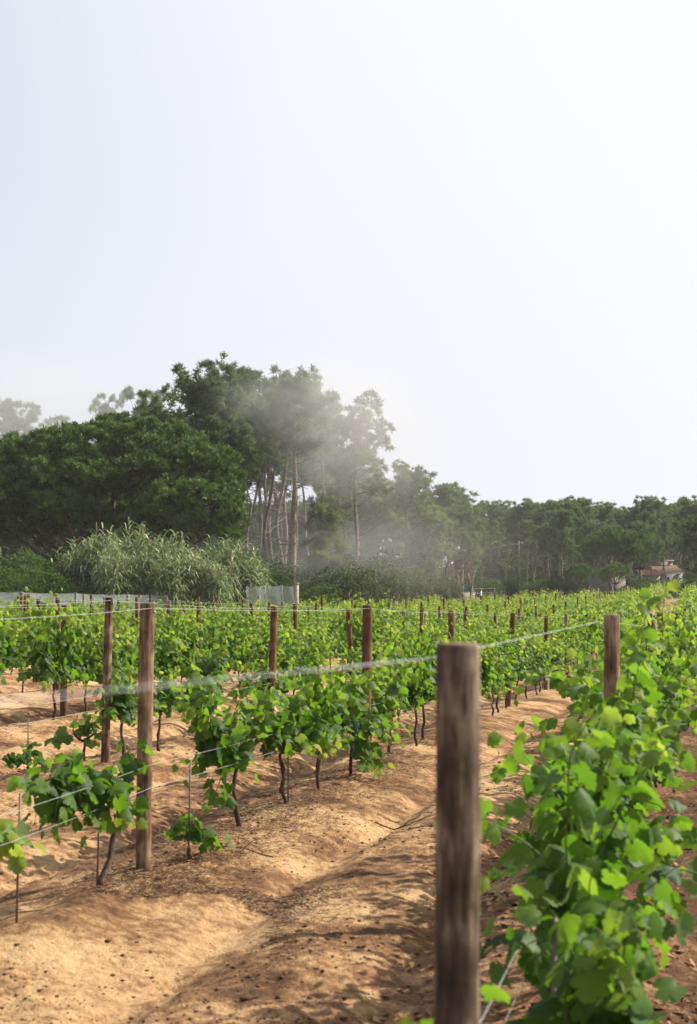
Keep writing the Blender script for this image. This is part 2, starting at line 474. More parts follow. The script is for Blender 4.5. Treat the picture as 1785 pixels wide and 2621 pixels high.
# ================================================================== POSTS
random.seed(11)
POSTS = {}
def post_mesh(name, h, r, mat, seed, rings=26, n=18, lean=(0, 0), knots=3):
    rs = np.random.RandomState(seed)
    z = np.linspace(-0.08, h - 0.012, rings)
    rad = r * (1 + 0.05 * (1 - z / h) + 0.02 * np.interp(z, np.linspace(0, h, 9), rs.randn(9)))
    z = np.append(z, [h - 0.004, h]); rad = np.append(rad, [r * 0.97, r * 0.90])
    th = np.arange(n) * 2 * math.pi / n
    rr = rad[:, None] * (1 + 0.022 * np.sin(2 * th + rs.rand() * 6)[None, :] + 0.012 * rs.randn(len(z), n))
    for k in range(knots):
        kz, kt = rs.uniform(.1, h - .1), rs.uniform(0, 6.28)
        dt = np.abs((th - kt + math.pi) % (2 * math.pi) - math.pi)
        rr += 0.10 * r * np.exp(-((z[:, None] - kz) / .035) ** 2 - (dt[None, :] / .4) ** 2)
    bend = 0.004 * np.sin(z / h * 3 + rs.rand() * 6)
    cx = lean[0] * z / h + bend; cyy = lean[1] * z / h + 0.5 * bend
    v = np.stack([cx[:, None] + rr * np.cos(th), cyy[:, None] + rr * np.sin(th), np.repeat(z[:, None], n, 1)], -1).reshape(-1, 3)
    m = len(z)
    i = np.arange(m - 1)[:, None] * n; j = np.arange(n)[None, :]; j2 = (j + 1) % n
    q = np.stack([i + j, i + j2, i + n + j2, i + n + j], -1).reshape(-1, 4)
    t = np.concatenate([q[:, [0, 1, 2]], q[:, [0, 2, 3]]])
    mi = np.zeros(len(t), int)
    v = np.concatenate([v, [[cx[-1], cyy[-1], h + 0.001]]])
    k = np.arange(n)
    t = np.concatenate([t, np.stack([(m - 1) * n + k, (m - 1) * n + (k + 1) % n, np.full(n, m * n)], -1)])
    mi = np.append(mi, np.ones(n, int))
    return mesh_np(name, v, t, None, [mat, M_CUT], True, mi)

POST_VAR = [post_mesh('vine_post', 1.5, .043, m, 40 + i, 14, 10) for i, m in enumerate([M_POST, M_POSTRED, M_POST, M_POSTRED])]
EXPL = {  # (row, step): d, ground pixel x, top pixel (x, y), radius, material, label
    (0, 0): (2.75, 1160, (1168, 1647), .0432, M_POSTNEAR, 'thick grey brown wooden post standing nearest, in front of the big leafy vine'),
    (0, 1): (7.5, 1560, (1565, 1573), .042, M_POST, 'dark wooden post rising from leaves where the near top wire is tied on'),
    (0, 3): (18.0, 1690, (1691, 1569), .042, M_POST, 'wooden post half hidden by the tall leaning shoot at the right'),
    (1, 1): (8.21, 372, (377, 1543), .0425, M_POST, 'knotty full length brown post on bare sand beside the sprawling vine'),
    (1, 2): (13.3, 935, (940, 1549), .0435, M_POSTRED, 'dark reddish post behind the vine whose leaves hang to the sand'),
    (1, 3): (18.7, 1153, (1156, 1562), .042, M_POST, 'wooden post hidden behind the nearest thick post'),
    (1, 4): (24.2, 1302, (1313, 1569), .040, M_POSTRED, 'slender leaning post with its brown foot showing below the vines'),
    (1, 5): (29.8, 1397, (1399, 1577), .042, M_POSTRED, 'grey topped post next after the slender leaning post in its row'),
    (2, 2): (13.76, 272, (280, 1529), .0415, M_POST, 'tall pale brown post standing just left of the knotty post'),
    (2, 3): (19.0, 694, (701, 1552), .044, M_POSTRED, 'short brown post above leaves left of the dark reddish post'),
    (2, 4): (24.4, 905, (892, 1559), .042, M_POSTRED, 'thin reddish post just left of the dark reddish post in the leaves'),
    (3, 3): (19.0, 164, (165, 1549), .044, M_POSTRED, 'dark brown post among dense vines near the left edge'),
    (3, 4): (24.4, 508, (510, 1553), .042, M_POSTRED, 'red brown post in dense leaves right of the knotty post'),
    (4, 4): (24.6, 148, (149, 1530), .042, M_POSTRED, 'thin post behind the tall yellow green shoots at the left edge'),
}
generic_posts = []
for r in range(0, 36):
    for k in range(0, 28):
        if (r, k) in EXPL:
            d, gx, (tx, ty), rad, mt, lab = EXPL[(r, k)]
            b = at(gx, 1800, d); g = gz(b.x, d); top = at(tx, ty, d)
            h = top.z - g
            me = post_mesh('vine_post', h, rad, mt, r * 31 + k, 40, 20, (top.x - b.x, 0), 6)
            o = thing('vine_post', lab, 'post', (b.x, d, g), 0, 'wooden posts carrying the vine wires')
            obj('post_shaft', me, o)
            st = Acc()
            st.tube([(top.x - b.x - rad * 1.05 * (1 if r == 0 else -1), -0.02, h - .05), (top.x - b.x - rad * 1.12 * (1 if r == 0 else -1), 0, h - .052), (top.x - b.x - rad * 1.05 * (1 if r == 0 else -1), .02, h - .05)], .003, 5)
            obj('wire_staple', st.mesh('wire_staple', M_WIRE), o)
            POSTS[(r, k)] = (b.x, d, g, h)
            continue
        d = 2.75 + 5.4 * k + random.uniform(-.15, .15)
        if r == 0 and k == 2: d = 12.6
        x = ROW_C[r] + ROW_S * d + random.uniform(-.05, .05)
        a = x / d
        if a < -.275 or d < 11 or d > field_end(x) - 1 or (r == 1 and k < 3): continue
        g = gz(x, d); h = random.uniform(1.52, 1.66)
        if (r, k) == (0, 2): h = 1.38
        POSTS[(r, k)] = (x, d, g, h)
        generic_posts.append((d, r, k, x, g, h))
generic_posts.sort()
far_posts = Acc()
for i, (d, r, k, x, g, h) in enumerate(generic_posts):
    tx, ty = random.gauss(0, .014), random.gauss(0, .014)
    if i < 230:
        lab = ('brown wooden post among the leaves of the middle vine rows' if d < 45 else
               'small far brown post in the vines near the pine wood')
        o = obj('vine_post', POST_VAR[i % 4], None, None, lab, 'post', 'middle row vine posts' if d < 45 else 'far vine posts',
                (x, d, g), (tx, ty, random.uniform(0, 6)), (1, 1, h / 1.5))
    else:
        far_posts.tube([(x, d, g), (x + tx, d + ty, g + h)], .042, 5)
if far_posts.n:
    obj('distant_vine_posts', far_posts.mesh('distant_vine_posts', M_POSTRED), None, 'stuff', 'tiny brown posts dotted through the farthest vines')

# ------------------------------------------------------------------ wires
def wire_row(r, hfrac_list, d0, d1, first=None):
    ks = sorted(k for (rr, k) in POSTS if rr == r)
    for hi, hz in enumerate(hfrac_list):
        pts = []
        for dd in ([d0] if not ks or POSTS[(r, ks[0])][1] > d0 + .5 else []):
            x = ROW_C[r] + ROW_S * dd; g = float(ground_base(x, dd)) + .03
            pts.append((x + (-.045 if r == 0 else .045), dd, g + (1.5 + hz if hz < 0 else hz)))
        for k in ks:
            x, d, g, h = POSTS[(r, k)]
            if d > d1: break
            off = -.047 if r == 0 else .047
            pts.append((x + off * 0.96, d - .012, g + (h + hz if hz < 0 else hz)))
        if r == 0 and hz < 0:
            pts[1] = (pts[1][0], pts[1][1], at(1168, 1688, 2.70).z)
            pts[2] = (pts[2][0], pts[2][1], at(1590, 1591, 7.46).z)
            pts[0] = (-.467 + ROW_S * .7 - .04, .7, CAM_H - .071)
        if len(pts) < 2: continue
        P = [pts[0]]
        for a, b in zip(pts[:-1], pts[1:]):
            for s in (.25, .5, .75, 1.0):
                sag = -0.02 * (4 * s * (1 - s)) if r or hz > 0 else 0
                P.append(tuple(a[i] + (b[i] - a[i]) * s + (sag if i == 2 else 0) for i in range(3)))
        ac = Acc(); ac.tube(P, [.0007 if r == 0 and p[1] < 2 else .0013 for p in P], 5)
        nm = ['nearest', 'second', 'third', 'fourth', 'fifth', 'sixth', 'seventh', 'eighth', 'ninth', 'tenth'][r]
        what = ['taut galvanised wire along the post tops of the %s vine row', 'upper foliage wire at mid height of the %s vine row', 'lower foliage wire at knee height of the %s vine row'][hi] % nm
        obj('trellis_wire', ac.mesh('trellis_wire', M_WIRE), None, None, what, 'wire', 'trellis wires of the vine rows')
wire_row(0, [-.045, .62, .50], 1.2, 40)
wire_row(1, [-.03, .60, .47], 5.0, 45)
wire_row(2, [-.03, .66, .52], 9.5, 45)
wire_row(3, [-.03, .66, .5], 15.0, 45)
for r in range(4, 9): wire_row(r, [-.03], 18.0 + 3 * (r - 4), 45)

# ================================================================== GRAPEVINES
_half = [(.09, -.14), (.24, -.20), (.40, -.17), (.50, -.04), (.57, .06), (.55, .15), (.45, .22), (.59, .32), (.62, .46), (.54, .54), (.45, .61), (.31, .60), (.34, .74), (.23, .83), (.12, .92)]
def leaf_shape(fold, droop, wave, rs):
    V = [(0, 0), (0, .3), (0, .62), (0, 1.05)] + _half + [(-x, y) for x, y in _half]
    V = np.array(V, float)
    x, y = V[:, 0], V[:, 1]
    ph = np.arctan2(np.abs(x), y + .02)
    z = -fold * np.abs(x) - droop * y * np.abs(y) - 0.30 * x * x + wave * np.sin(5 * y + 3 * x + rs.rand() * 6) + .035 * np.cos(7.5 * ph) * np.hypot(x, y)
    z[4:] += rs.randn(len(z) - 4) * .018
    V[:, :2] *= 1 + rs.randn(len(V), 2) * .035
    T = []
    nh = len(_half)
    for b, fl in ((4, False), (4 + nh, True)):
        a = [b + i for i in range(nh)]
        tr = [(0, a[i], a[i + 1]) for i in range(6)] + [(0, a[6], 1)] + [(1, a[i], a[i + 1]) for i in range(6, 11)] + [(1, a[11], 2)] + [(2, a[i], a[i + 1]) for i in range(11, 14)] + [(2, a[14], 3)]
        T += [t[::-1] if fl else t for t in tr]
    return np.column_stack([V, z]), np.array(T)
_lr = np.random.RandomState(3)
LEAF = [leaf_shape(f, d, w, _lr) for f, d, w in [(.12, .18, .03), (.35, .30, .04), (-.10, .35, .05), (.22, .08, .06), (.5, .45, .03)]]
LEAF_ME = [mesh_np('leaf', v, t, None, M_LEAF_OBJ) for v, t in LEAF]
_lo = np.array([(0, 0, 0), (.52, -.02, -.1), (.52, .48, -.12), (0, 1, -.2), (-.52, .48, -.12), (-.52, -.02, -.1)])
_lot = np.array([(0, 1, 2), (0, 2, 3), (0, 3, 4), (0, 4, 5)])

def norm(a): return a / (np.linalg.norm(a, axis=-1, keepdims=True) + 1e-9)

def gen_vine(seed, head=.42, xr=(-.5, .5), ns=9, L=(.6, 1.0), size=.105, spread=.45, droop=1.0, extra=(), gap=.05, lean=(0, 0), tone0=.0, arms=True, low=4, lowL=(.25, .5)):
    rs = np.random.RandomState(seed)
    trunk, shoots, leaves = Acc(), [], []
    n = 7
    tz = np.linspace(-.06, head, n)
    tp = np.stack([lean[0] * (tz / head) + .011 * rs.randn(n), lean[1] * (tz / head) + .011 * rs.randn(n), tz], -1)
    trunk.tube(tp, np.linspace(.018, .013, n) * (1 + .14 * rs.randn(n)), 7)
    hd = tp[-1]
    if arms:
        for xe in xr:
            m = 5
            ap = np.stack([np.linspace(hd[0], xe * .9, m), hd[1] + .015 * rs.randn(m), head + np.linspace(-.01, .07, m) + .012 * rs.randn(m)], -1)
            trunk.tube(ap, np.linspace(.013, .008, m), 6)
    specs = []
    for i in range(ns):
        x = rs.uniform(xr[0], xr[1]) if arms else hd[0] + rs.uniform(-.03, .03)
        specs.append((np.array([x, hd[1] + rs.uniform(-.03, .03), head + .04]),
                      norm(np.array([rs.uniform(-.5, .5), rs.uniform(-1, 1) * spread, 1.0])), rs.uniform(*L), droop))
    for i in range(low):
        x = rs.uniform(xr[0], xr[1]) if arms else hd[0]
        specs.append((np.array([x, hd[1], head + .05]), norm(np.array([rs.uniform(-.7, .7), rs.uniform(-1, 1), .25])), rs.uniform(*lowL), droop * 2.0))
    for p, d, l, dr in extra:
        specs.append((np.array(p, float), norm(np.array(d, float)), l, dr))
    for p, d, l, dr in specs:
        k = max(4, int(l / gap)); pts = [p.copy()]; phi = rs.uniform(0, 6.28)
        for i in range(k):
            f = i / k
            d = norm(d + np.array([0, 0, -dr * .13 * (f + .15)]) + rs.randn(3) * .07)
            p = p + d * gap; pts.append(p.copy())
            phi += math.pi + rs.uniform(-.6, .6)
            side = np.array([.8 * math.cos(phi), math.sin(phi), 0.15])
            side = norm(side - d * np.dot(side, d) * .6)
            pet = norm(side + d * .35 + rs.randn(3) * .25)
            sz = size * (1.08 - .65 * f ** 1.7) * rs.uniform(.75, 1.2)
            lp = p + pet * rs.uniform(.03, .08)
            y = norm(pet * .8 + np.array([0, 0, -.55 - .6 * rs.rand()]) + rs.randn(3) * .25)
            nn = norm(np.array([0, 0, .55]) + .65 * side + rs.randn(3) * .45)
            nn = norm(nn - y * np.dot(nn, y))
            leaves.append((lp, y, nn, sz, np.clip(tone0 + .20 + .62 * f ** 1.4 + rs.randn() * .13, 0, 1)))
            if rs.rand() < .35 and f < .7:
                q = lp + rs.randn(3) * .06; y2 = norm(y + rs.randn(3) * .6); n2 = norm(np.array([0, 0, .5]) + rs.randn(3) * .6); n2 = norm(n2 - y2 * np.dot(n2, y2))
                leaves.append((q, y2, n2, sz * .8, np.clip(tone0 + .22 + .4 * rs.rand(), 0, 1)))
        shoots.append((np.array(pts), np.linspace(.0048, .0016, len(pts))))
    return trunk, shoots, leaves

def leaf_matrix(l):
    p, y, n, s, _ = l
    x = np.cross(y, n)
    return Matrix(((x[0] * s, y[0] * s, n[0] * s, p[0]), (x[1] * s, y[1] * s, n[1] * s, p[1]), (x[2] * s, y[2] * s, n[2] * s, p[2]), (0, 0, 0, 1)))

def leaves_np(leaves, lod, rs):
    P = np.array([l[0] for l in leaves]); Y = np.array([l[1] for l in leaves]); Nn = np.array([l[2] for l in leaves])
    S = np.array([l[3] for l in leaves]); T = np.array([l[4] for l in leaves]); X = np.cross(Y, Nn)
    vs, ts, ton, n0 = [], [], [], 0
    sel = rs.randint(0, len(LEAF), len(P)) if lod == 0 else np.zeros(len(P), int)
    for k in range(len(LEAF) if lod == 0 else 1):
        V, Tr = LEAF[k] if lod == 0 else (_lo, _lot)
        m = np.where(sel == k)[0]
        if not len(m): continue
        w = P[m, None] + S[m, None, None] * (V[None, :, 0, None] * X[m, None] + V[None, :, 1, None] * Y[m, None] + V[None, :, 2, None] * Nn[m, None])
        vs.append(w.reshape(-1, 3)); ts.append((Tr[None] + (np.arange(len(m)) * len(V))[:, None, None]).reshape(-1, 3) + n0)
        ton.append(np.repeat(T[m], len(V))); n0 += len(m) * len(V)
    return np.concatenate(vs), np.concatenate(ts), np.concatenate(ton)

rng = random.Random(77)
n_leaf_obj = 0
def near_vine(seed, x, d, label, group='grapevines standing near the path', **kw):
    global n_leaf_obj
    tr, sh, lv = gen_vine(seed, **kw)
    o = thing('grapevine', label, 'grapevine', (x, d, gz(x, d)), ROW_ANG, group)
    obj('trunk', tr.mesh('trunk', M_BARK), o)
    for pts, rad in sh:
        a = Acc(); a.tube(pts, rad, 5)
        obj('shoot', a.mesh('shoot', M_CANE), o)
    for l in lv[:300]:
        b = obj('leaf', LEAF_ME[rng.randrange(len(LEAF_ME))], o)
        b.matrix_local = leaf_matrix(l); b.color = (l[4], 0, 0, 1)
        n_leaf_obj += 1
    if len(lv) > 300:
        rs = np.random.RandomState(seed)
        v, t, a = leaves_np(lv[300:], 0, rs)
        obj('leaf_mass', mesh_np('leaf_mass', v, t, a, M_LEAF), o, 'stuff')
    return o
def rowx(r, d): return ROW_C[r] + ROW_S * d

# ---- nearest row (right)
B = dict(size=.094, gap=.044, spread=.34, tone0=-.05)
near_vine(1, rowx(0, 3.05) + .05, 3.1, 'low grapevine with few leaves peeping out either side of the nearest thick post', head=.50, xr=(-.10, .10), ns=0, low=1, size=.085, tone0=.1, extra=[((0, .0, .5), (-.1, .5, .7), .26, 1.2), ((0, .0, .5), (.2, .3, .9), .3, 1.0)])
near_vine(2, rowx(0, 4.0) + .12, 4.0, 'largest grapevine in front, broad backlit leaves right of the nearest post', head=.30, xr=(-.30, .42), ns=9, L=(.4, .75), low=10, lowL=(.25, .45), **B)
near_vine(3, rowx(0, 5.0) + .08, 5.0, 'tall bushy grapevine directly behind the largest one, bright young leaves at its top', head=.45, xr=(-.5, .5), ns=10, L=(.6, 1.0), low=4, extra=[((.1, -.1, .6), (.1, -1, .35), .7, 1.2)], **B)
near_vine(4, rowx(0, 6.05), 6.05, 'grapevine with one very tall leaning shoot rising above the horizon', head=.45, xr=(-.5, .5), ns=10, L=(.5, .85), low=5, extra=[((.0, -.1, .6), (.2, -1, .4), .7, 1.2), ((.1, -.12, .75), (.0, -.10, 1), 1.0, .10), ((.0, -.15, .75), (-.1, -.05, 1), .6, .4)], **B)
near_vine(5, rowx(0, 7.0), 7.0, 'first grapevine beyond the very tall leaning shoot, before the dark wired post', head=.45, xr=(-.5, .5), ns=9, L=(.4, .75), low=5, **B)
near_vine(6, rowx(0, 8.0), 8.0, 'second grapevine beyond the very tall leaning shoot at the right', head=.45, xr=(-.5, .5), ns=11, L=(.55, .95), low=4, **B)
near_vine(7, rowx(0, 9.0), 9.0, 'third grapevine beyond the very tall leaning shoot at the right', head=.45, xr=(-.5, .5), ns=10, L=(.6, 1.2), low=4, **B)
near_vine(8, rowx(0, 10.0), 10.0, 'fourth grapevine beyond the very tall leaning shoot at the right', head=.45, xr=(-.5, .5), ns=10, L=(.6, 1.1), low=3, **B)
near_vine(9, rowx(0, 11.0), 11.0, 'fifth grapevine beyond the very tall leaning shoot at the right', head=.45, xr=(-.5, .5), ns=9, L=(.6, 1.1), low=3, **B)
# ---- second row (left of the alley)
C = dict(size=.090, gap=.040)
near_vine(21, -1.70, 6.72, 'yellowing grapevine with a bare leaning trunk cut off by the left edge', head=.40, xr=(-.15, .1), ns=2, L=(.12, .18), low=7, lowL=(.12, .24), lean=(-.10, .0), tone0=.40, spread=.5, droop=2.5, **C)
near_vine(22, -1.344, 7.84, 'thin grapevine with crooked bare trunk sprawling left along the wire beside the knotty post', head=.54, xr=(-.62, -.12), ns=5, L=(.12, .22), low=9, lowL=(.2, .36), lean=(.22, -.05), tone0=-.10, droop=3.2, spread=.5,
          extra=[((.2, -.05, .58), (.15, -.3, .8), .2, 1), ((-.6, 0, .64), (-.9, .0, .35), .30, 1.6), ((-.35, 0, .6), (-.1, .1, .9), .22, 2.0)] + [((-.15 - .1 * q, .0, .6), (-.2, (-1) ** q * .5, -.8), .26, .3) for q in range(4)], **C)
near_vine(23, -.95, 8.6, 'small young vine on a thin stake between the knotty post and the taller vines', head=.08, xr=(-.05, .05), ns=4, L=(.12, .2), low=2, arms=False, tone0=.0, spread=.35, size=.065, gap=.032)
near_vine(24, -.77, 9.9, 'tall narrow grapevine hanging low leaves and one long shoot arching left', head=.42, xr=(-.42, .3), ns=8, L=(.4, .62), low=8, tone0=-.02, spread=.3,
          extra=[((-.35, 0, .65), (-.75, .1, .75), .85, .5), ((-.4, 0, .6), (-.45, .1, .5), .5, .8), ((-.2, 0, .45), (-.25, .2, -.5), .3, .4), ((-.05, 0, .16), (-.2, .3, .2), .12, 1.)], **C)
near_vine(25, -.5, 10.9, 'bushy grapevine with bright rounded top right of the arching shoot', head=.45, xr=(-.45, .45), ns=11, L=(.4, .65), low=6, tone0=.02, spread=.45, **C)
near_vine(26, -.25, 11.75, 'grapevine with slim forked stem next before the dark reddish post', head=.45, xr=(-.45, .4), ns=10, L=(.4, .65), low=6, tone0=.0, spread=.45, **C)
near_vine(27, .03, 12.85, 'grapevine whose leaves hang down to the sand at the dark reddish post', head=.42, xr=(-.45, .45), ns=9, L=(.45, .7), low=8, tone0=-.05, spread=.45,
          extra=[((-.1, -.05, .4), (-.3, -.3, -.6), .42, .3), ((.1, -.05, .4), (.3, -.3, -.6), .42, .3), ((0, -.1, .35), (0, -.5, -.6), .35, .3)], **C)
# ---- third row, thin
near_vine(31, -2.6, 14.1, 'small low grapevine with a few leaves left of the tall pale brown post', head=.22, xr=(-.3, .3), ns=3, L=(.15, .25), low=3, tone0=.0, droop=1.5, **C)
near_vine(32, -2.2, 13.97, 'slim grapevine standing between the tall pale post and the knotty post', head=.42, xr=(-.35, .35), ns=8, L=(.35, .6), low=6, tone0=-.05, spread=.4, **C)
near_vine(33, -2.9, 13.0, 'tiny young vine at the foot of a stake near the left edge', head=.06, xr=(-.04, .04), ns=3, L=(.10, .17), low=3, arms=False, tone0=-.15, size=.075, gap=.04)
near_vine(34, -1.97, 14.9, 'pale small grapevine just right of the knotty post', head=.40, xr=(-.25, .3), ns=6, L=(.25, .45), low=5, tone0=.12, **C)
near_vine(35, -1.64, 15.8, 'small rounded grapevine alone on sand under the red brown post', head=.40, xr=(-.3, .3), ns=6, L=(.25, .4), low=6, tone0=.05, **C)

# stakes beside young vines
def stake(x, d, h, label, lean=.01, r=.006):
    a = Acc(); a.tube([(0, 0, -.05), (lean * .5, 0, h * .5), (lean, 0, h)], [r, r, r * .9], 6)
    obj('vine_stake', a.mesh('vine_stake', M_STAKE), None, None, label, 'stake', 'thin stakes beside vines', (x, d, gz(x, d)))
stake(-.955, 8.58, .60, 'thin stake with the small young vine at its foot')
stake(-1.365, 7.82, .50, 'thin stake beside the crooked bare trunk of the sprawling vine')
stake(-1.6, 6.95, .62, 'thin stake beside the yellowing vine at the left edge')
stake(-2.915, 13.0, .50, 'thin stake with the tiny young vine at its foot near the left edge')
stake(-2.35, 8.9, .45, 'thin bare stake standing alone on sand at the left edge', .01)
stake(-.46, 10.93, .5, 'thin stake against the stem of the bushy vine', .0)
stake(rowx(0, 4.0) + .02, 3.86, .75, 'reddish stake inside the largest front vine', .02, .008)
stake(1.02, 16.1, 1.15, 'slanting pale stake in the second row beyond the reddish post', .1)

# ---- all other vines
VAR = []
for i in range(12):
    kw = dict(head=.42, xr=(-.5, .5), ns=12 + i % 4, L=(.55, .95) if i % 3 else (.6, 1.15), low=6, size=.092, gap=.042, spread=.40, droop=.8, tone0=(.02, .10, .16)[i % 3])
    tr, sh, lv = gen_vine(300 + i, **kw)
    v, t, a = leaves_np(lv, 0, np.random.RandomState(i))
    fo = Acc(); fo.add(v, t, a)
    sa = Acc()
    for pts, rad in sh: sa.tube(pts[::2], rad[::2], 4)
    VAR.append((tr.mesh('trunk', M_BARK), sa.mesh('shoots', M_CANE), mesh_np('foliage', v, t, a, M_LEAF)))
SMALLV = []
for i in range(4):
    tr, sh, lv = gen_vine(340 + i, head=.42, xr=(-.35, .35), ns=9, L=(.3, .55), low=6, size=.09, gap=.042, spread=.42, tone0=-.02)
    v, t, a = leaves_np(lv, 0, np.random.RandomState(i))
    sa = Acc()
    for pts, rad in sh: sa.tube(pts[::2], rad[::2], 4)
    SMALLV.append((tr.mesh('trunk', M_BARK), sa.mesh('shoots', M_CANE), mesh_np('foliage', v, t, a, M_LEAF)))
FARV = []
for i in range(8):
    tr, sh, lv = gen_vine(400 + i, head=.42, xr=(-.55, .55), ns=11, L=(.55, 1.0), low=3, size=.115, gap=.062, spread=.45, droop=.8, tone0=(.08, .16)[i % 2])
    FARV.append(leaves_np(lv, 1, np.random.RandomState(i)))

spots = []
start = {0: 11.95, 1: 13.9, 2: 16.9, 3: 16.6}
for r in range(0, 37):
    c = ROW_C[r]
    d = start.get(r, max(10.0, -c / .515))
    while d < 152:
        x = c + ROW_S * d + rng.gauss(0, .05)
        if x / d > -.28 and d < field_end(x) - 1.5 and not (0 < r < 5 and d < 40 and rng.random() < .15):
            spots.append((d, r, x))
        d += rng.uniform(.9, 1.06)
spots.sort()
n_far = 0
fv, ft, fa, fn = [], [], [], 0
NB = 300 - 22
rank = {}
ORD = 'first second third fourth fifth sixth seventh eighth ninth tenth eleventh twelfth thirteenth fourteenth fifteenth sixteenth seventeenth eighteenth'.split()
names = {0: 'nearest', 1: 'second', 2: 'third', 3: 'fourth', 4: 'fifth', 5: 'sixth', 6: 'seventh', 7: 'eighth', 8: 'ninth', 9: 'tenth'}
for i, (d, r, x) in enumerate(spots):
    z = gz(x, d); flip = rng.random() < .5; rz = ROW_ANG + (math.pi if flip else 0) + rng.uniform(-.06, .06)
    s = rng.uniform(.88, 1.12)
    if r >= 2: s *= 1.06
    if r <= 1 and d > 36: s *= 1.3
    hz = s * (rng.uniform(.88, 1.24) if d < 26 else rng.uniform(.9, 1.1)) * (.97 if d > 22 else 1)
    if i < NB:
        small = (r == 2 and d < 24 and rng.random() < .75) or (r == 1 and d < 26 and rng.random() < .45) or (r == 3 and rng.random() < .2)
        tr, sh, fo = rng.choice(SMALLV) if small else rng.choice(VAR)
        nm = names.get(r, 'later')
        rank[r] = rank.get(r, 0) + (1 if r < 3 or x / d > -.24 else 0); q = rank[r]
        ref = {0: 'beyond the very tall leaning shoot in the nearest row', 1: 'past the dark reddish post in the second row', 2: 'past the tall pale post in the third row'}.get(r, 'from the left edge in the %s row' % nm)
        base = 5 if r == 0 else 0
        lab = ('%s leafy grapevine %s' % (ORD[q + base - 1], ref)) if 0 < q + base <= 16 and q > 0 else 'leafy grapevine far along the %s vine row' % nm
        o = thing('grapevine', lab, 'grapevine', (x, d, z), rz, 'grapevines farther along the %s row' % nm, (s, s, hz))
        obj('trunk', tr, o); obj('shoots', sh, o, 'stuff'); obj('foliage', fo, o, 'stuff')
    else:
        v, t, a = FARV[rng.randrange(8)]
        ca, sa = math.cos(rz), math.sin(rz)
        w = np.stack([x + s * (v[:, 0] * ca - v[:, 1] * sa), d + s * (v[:, 0] * sa + v[:, 1] * ca), z + hz * v[:, 2]], -1)
        fv.append(w); ft.append(t + fn); fa.append(np.clip(a + rng.gauss(0.02, .07), 0, 1)); fn += len(v); n_far += 1
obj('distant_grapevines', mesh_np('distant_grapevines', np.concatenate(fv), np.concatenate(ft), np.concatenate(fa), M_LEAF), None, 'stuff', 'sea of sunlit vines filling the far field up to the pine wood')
print('vines', len(spots), 'far', n_far, 'leaf objs', n_leaf_obj, 'posts', len(POSTS))

# ================================================================== TREES
def tufts(centers, dirs, length, width, k, rs, tones, spread=.75):
    """needle tufts: k thin blades fanning from each centre"""
    n = len(centers)
    d = norm(dirs[:, None, :] + rs.randn(n, k, 3) * spread)
    side = norm(np.cross(d, rs.randn(n, k, 3)))
    l = length * rs.uniform(.65, 1.2, (n, k, 1)); w = width * rs.uniform(.7, 1.3, (n, k, 1))
    c = centers[:, None, :] + rs.randn(n, k, 3) * length * .12
    a, b, e = c - side * w * .5, c + side * w * .5, c + d * l
    m = c + d * l * .5
    v = np.stack([a, b, e + side * w * .25, e - side * w * .25], 2).reshape(-1, 3)
    i = np.arange(n * k)[:, None] * 4
    t = np.concatenate([i + np.array([[0, 1, 2]]), i + np.array([[0, 2, 3]])])
    return v, t, np.repeat(tones, k * 4)

def clump_tufts(c, rad, flat, n, rs, up=.45, puff=.30):
    """needle tufts gathered in small puffs over a clump, gaps left between them"""
    m = max(4, n // 11)
    q = norm(rs.randn(m, 3) + np.array([0, 0, .35]))
    rr = rs.uniform(.55, 1.0, (m, 1)) ** .6
    pc = c + q * rr * rad * np.array([1, 1, flat])
    k = rs.randint(0, m, n)
    w = norm(rs.randn(n, 3) + np.array([0, 0, .3]))
    p = pc[k] + w * rs.uniform(.2, 1, (n, 1)) * puff * rad * np.array([1, 1, .8])
    return p, norm(q[k] * .5 + w * .7 + np.array([0, 0, up]))

def limb(p0, d0, L, rise, rs, n=6, wob=.10):
    pts = [np.array(p0, float)]; d = norm(np.array(d0, float))
    for i in range(n):
        d = norm(d + np.array([0, 0, rise / n]) + rs.randn(3) * wob)
        pts.append(pts[-1] + d * L / n)
    return np.array(pts)

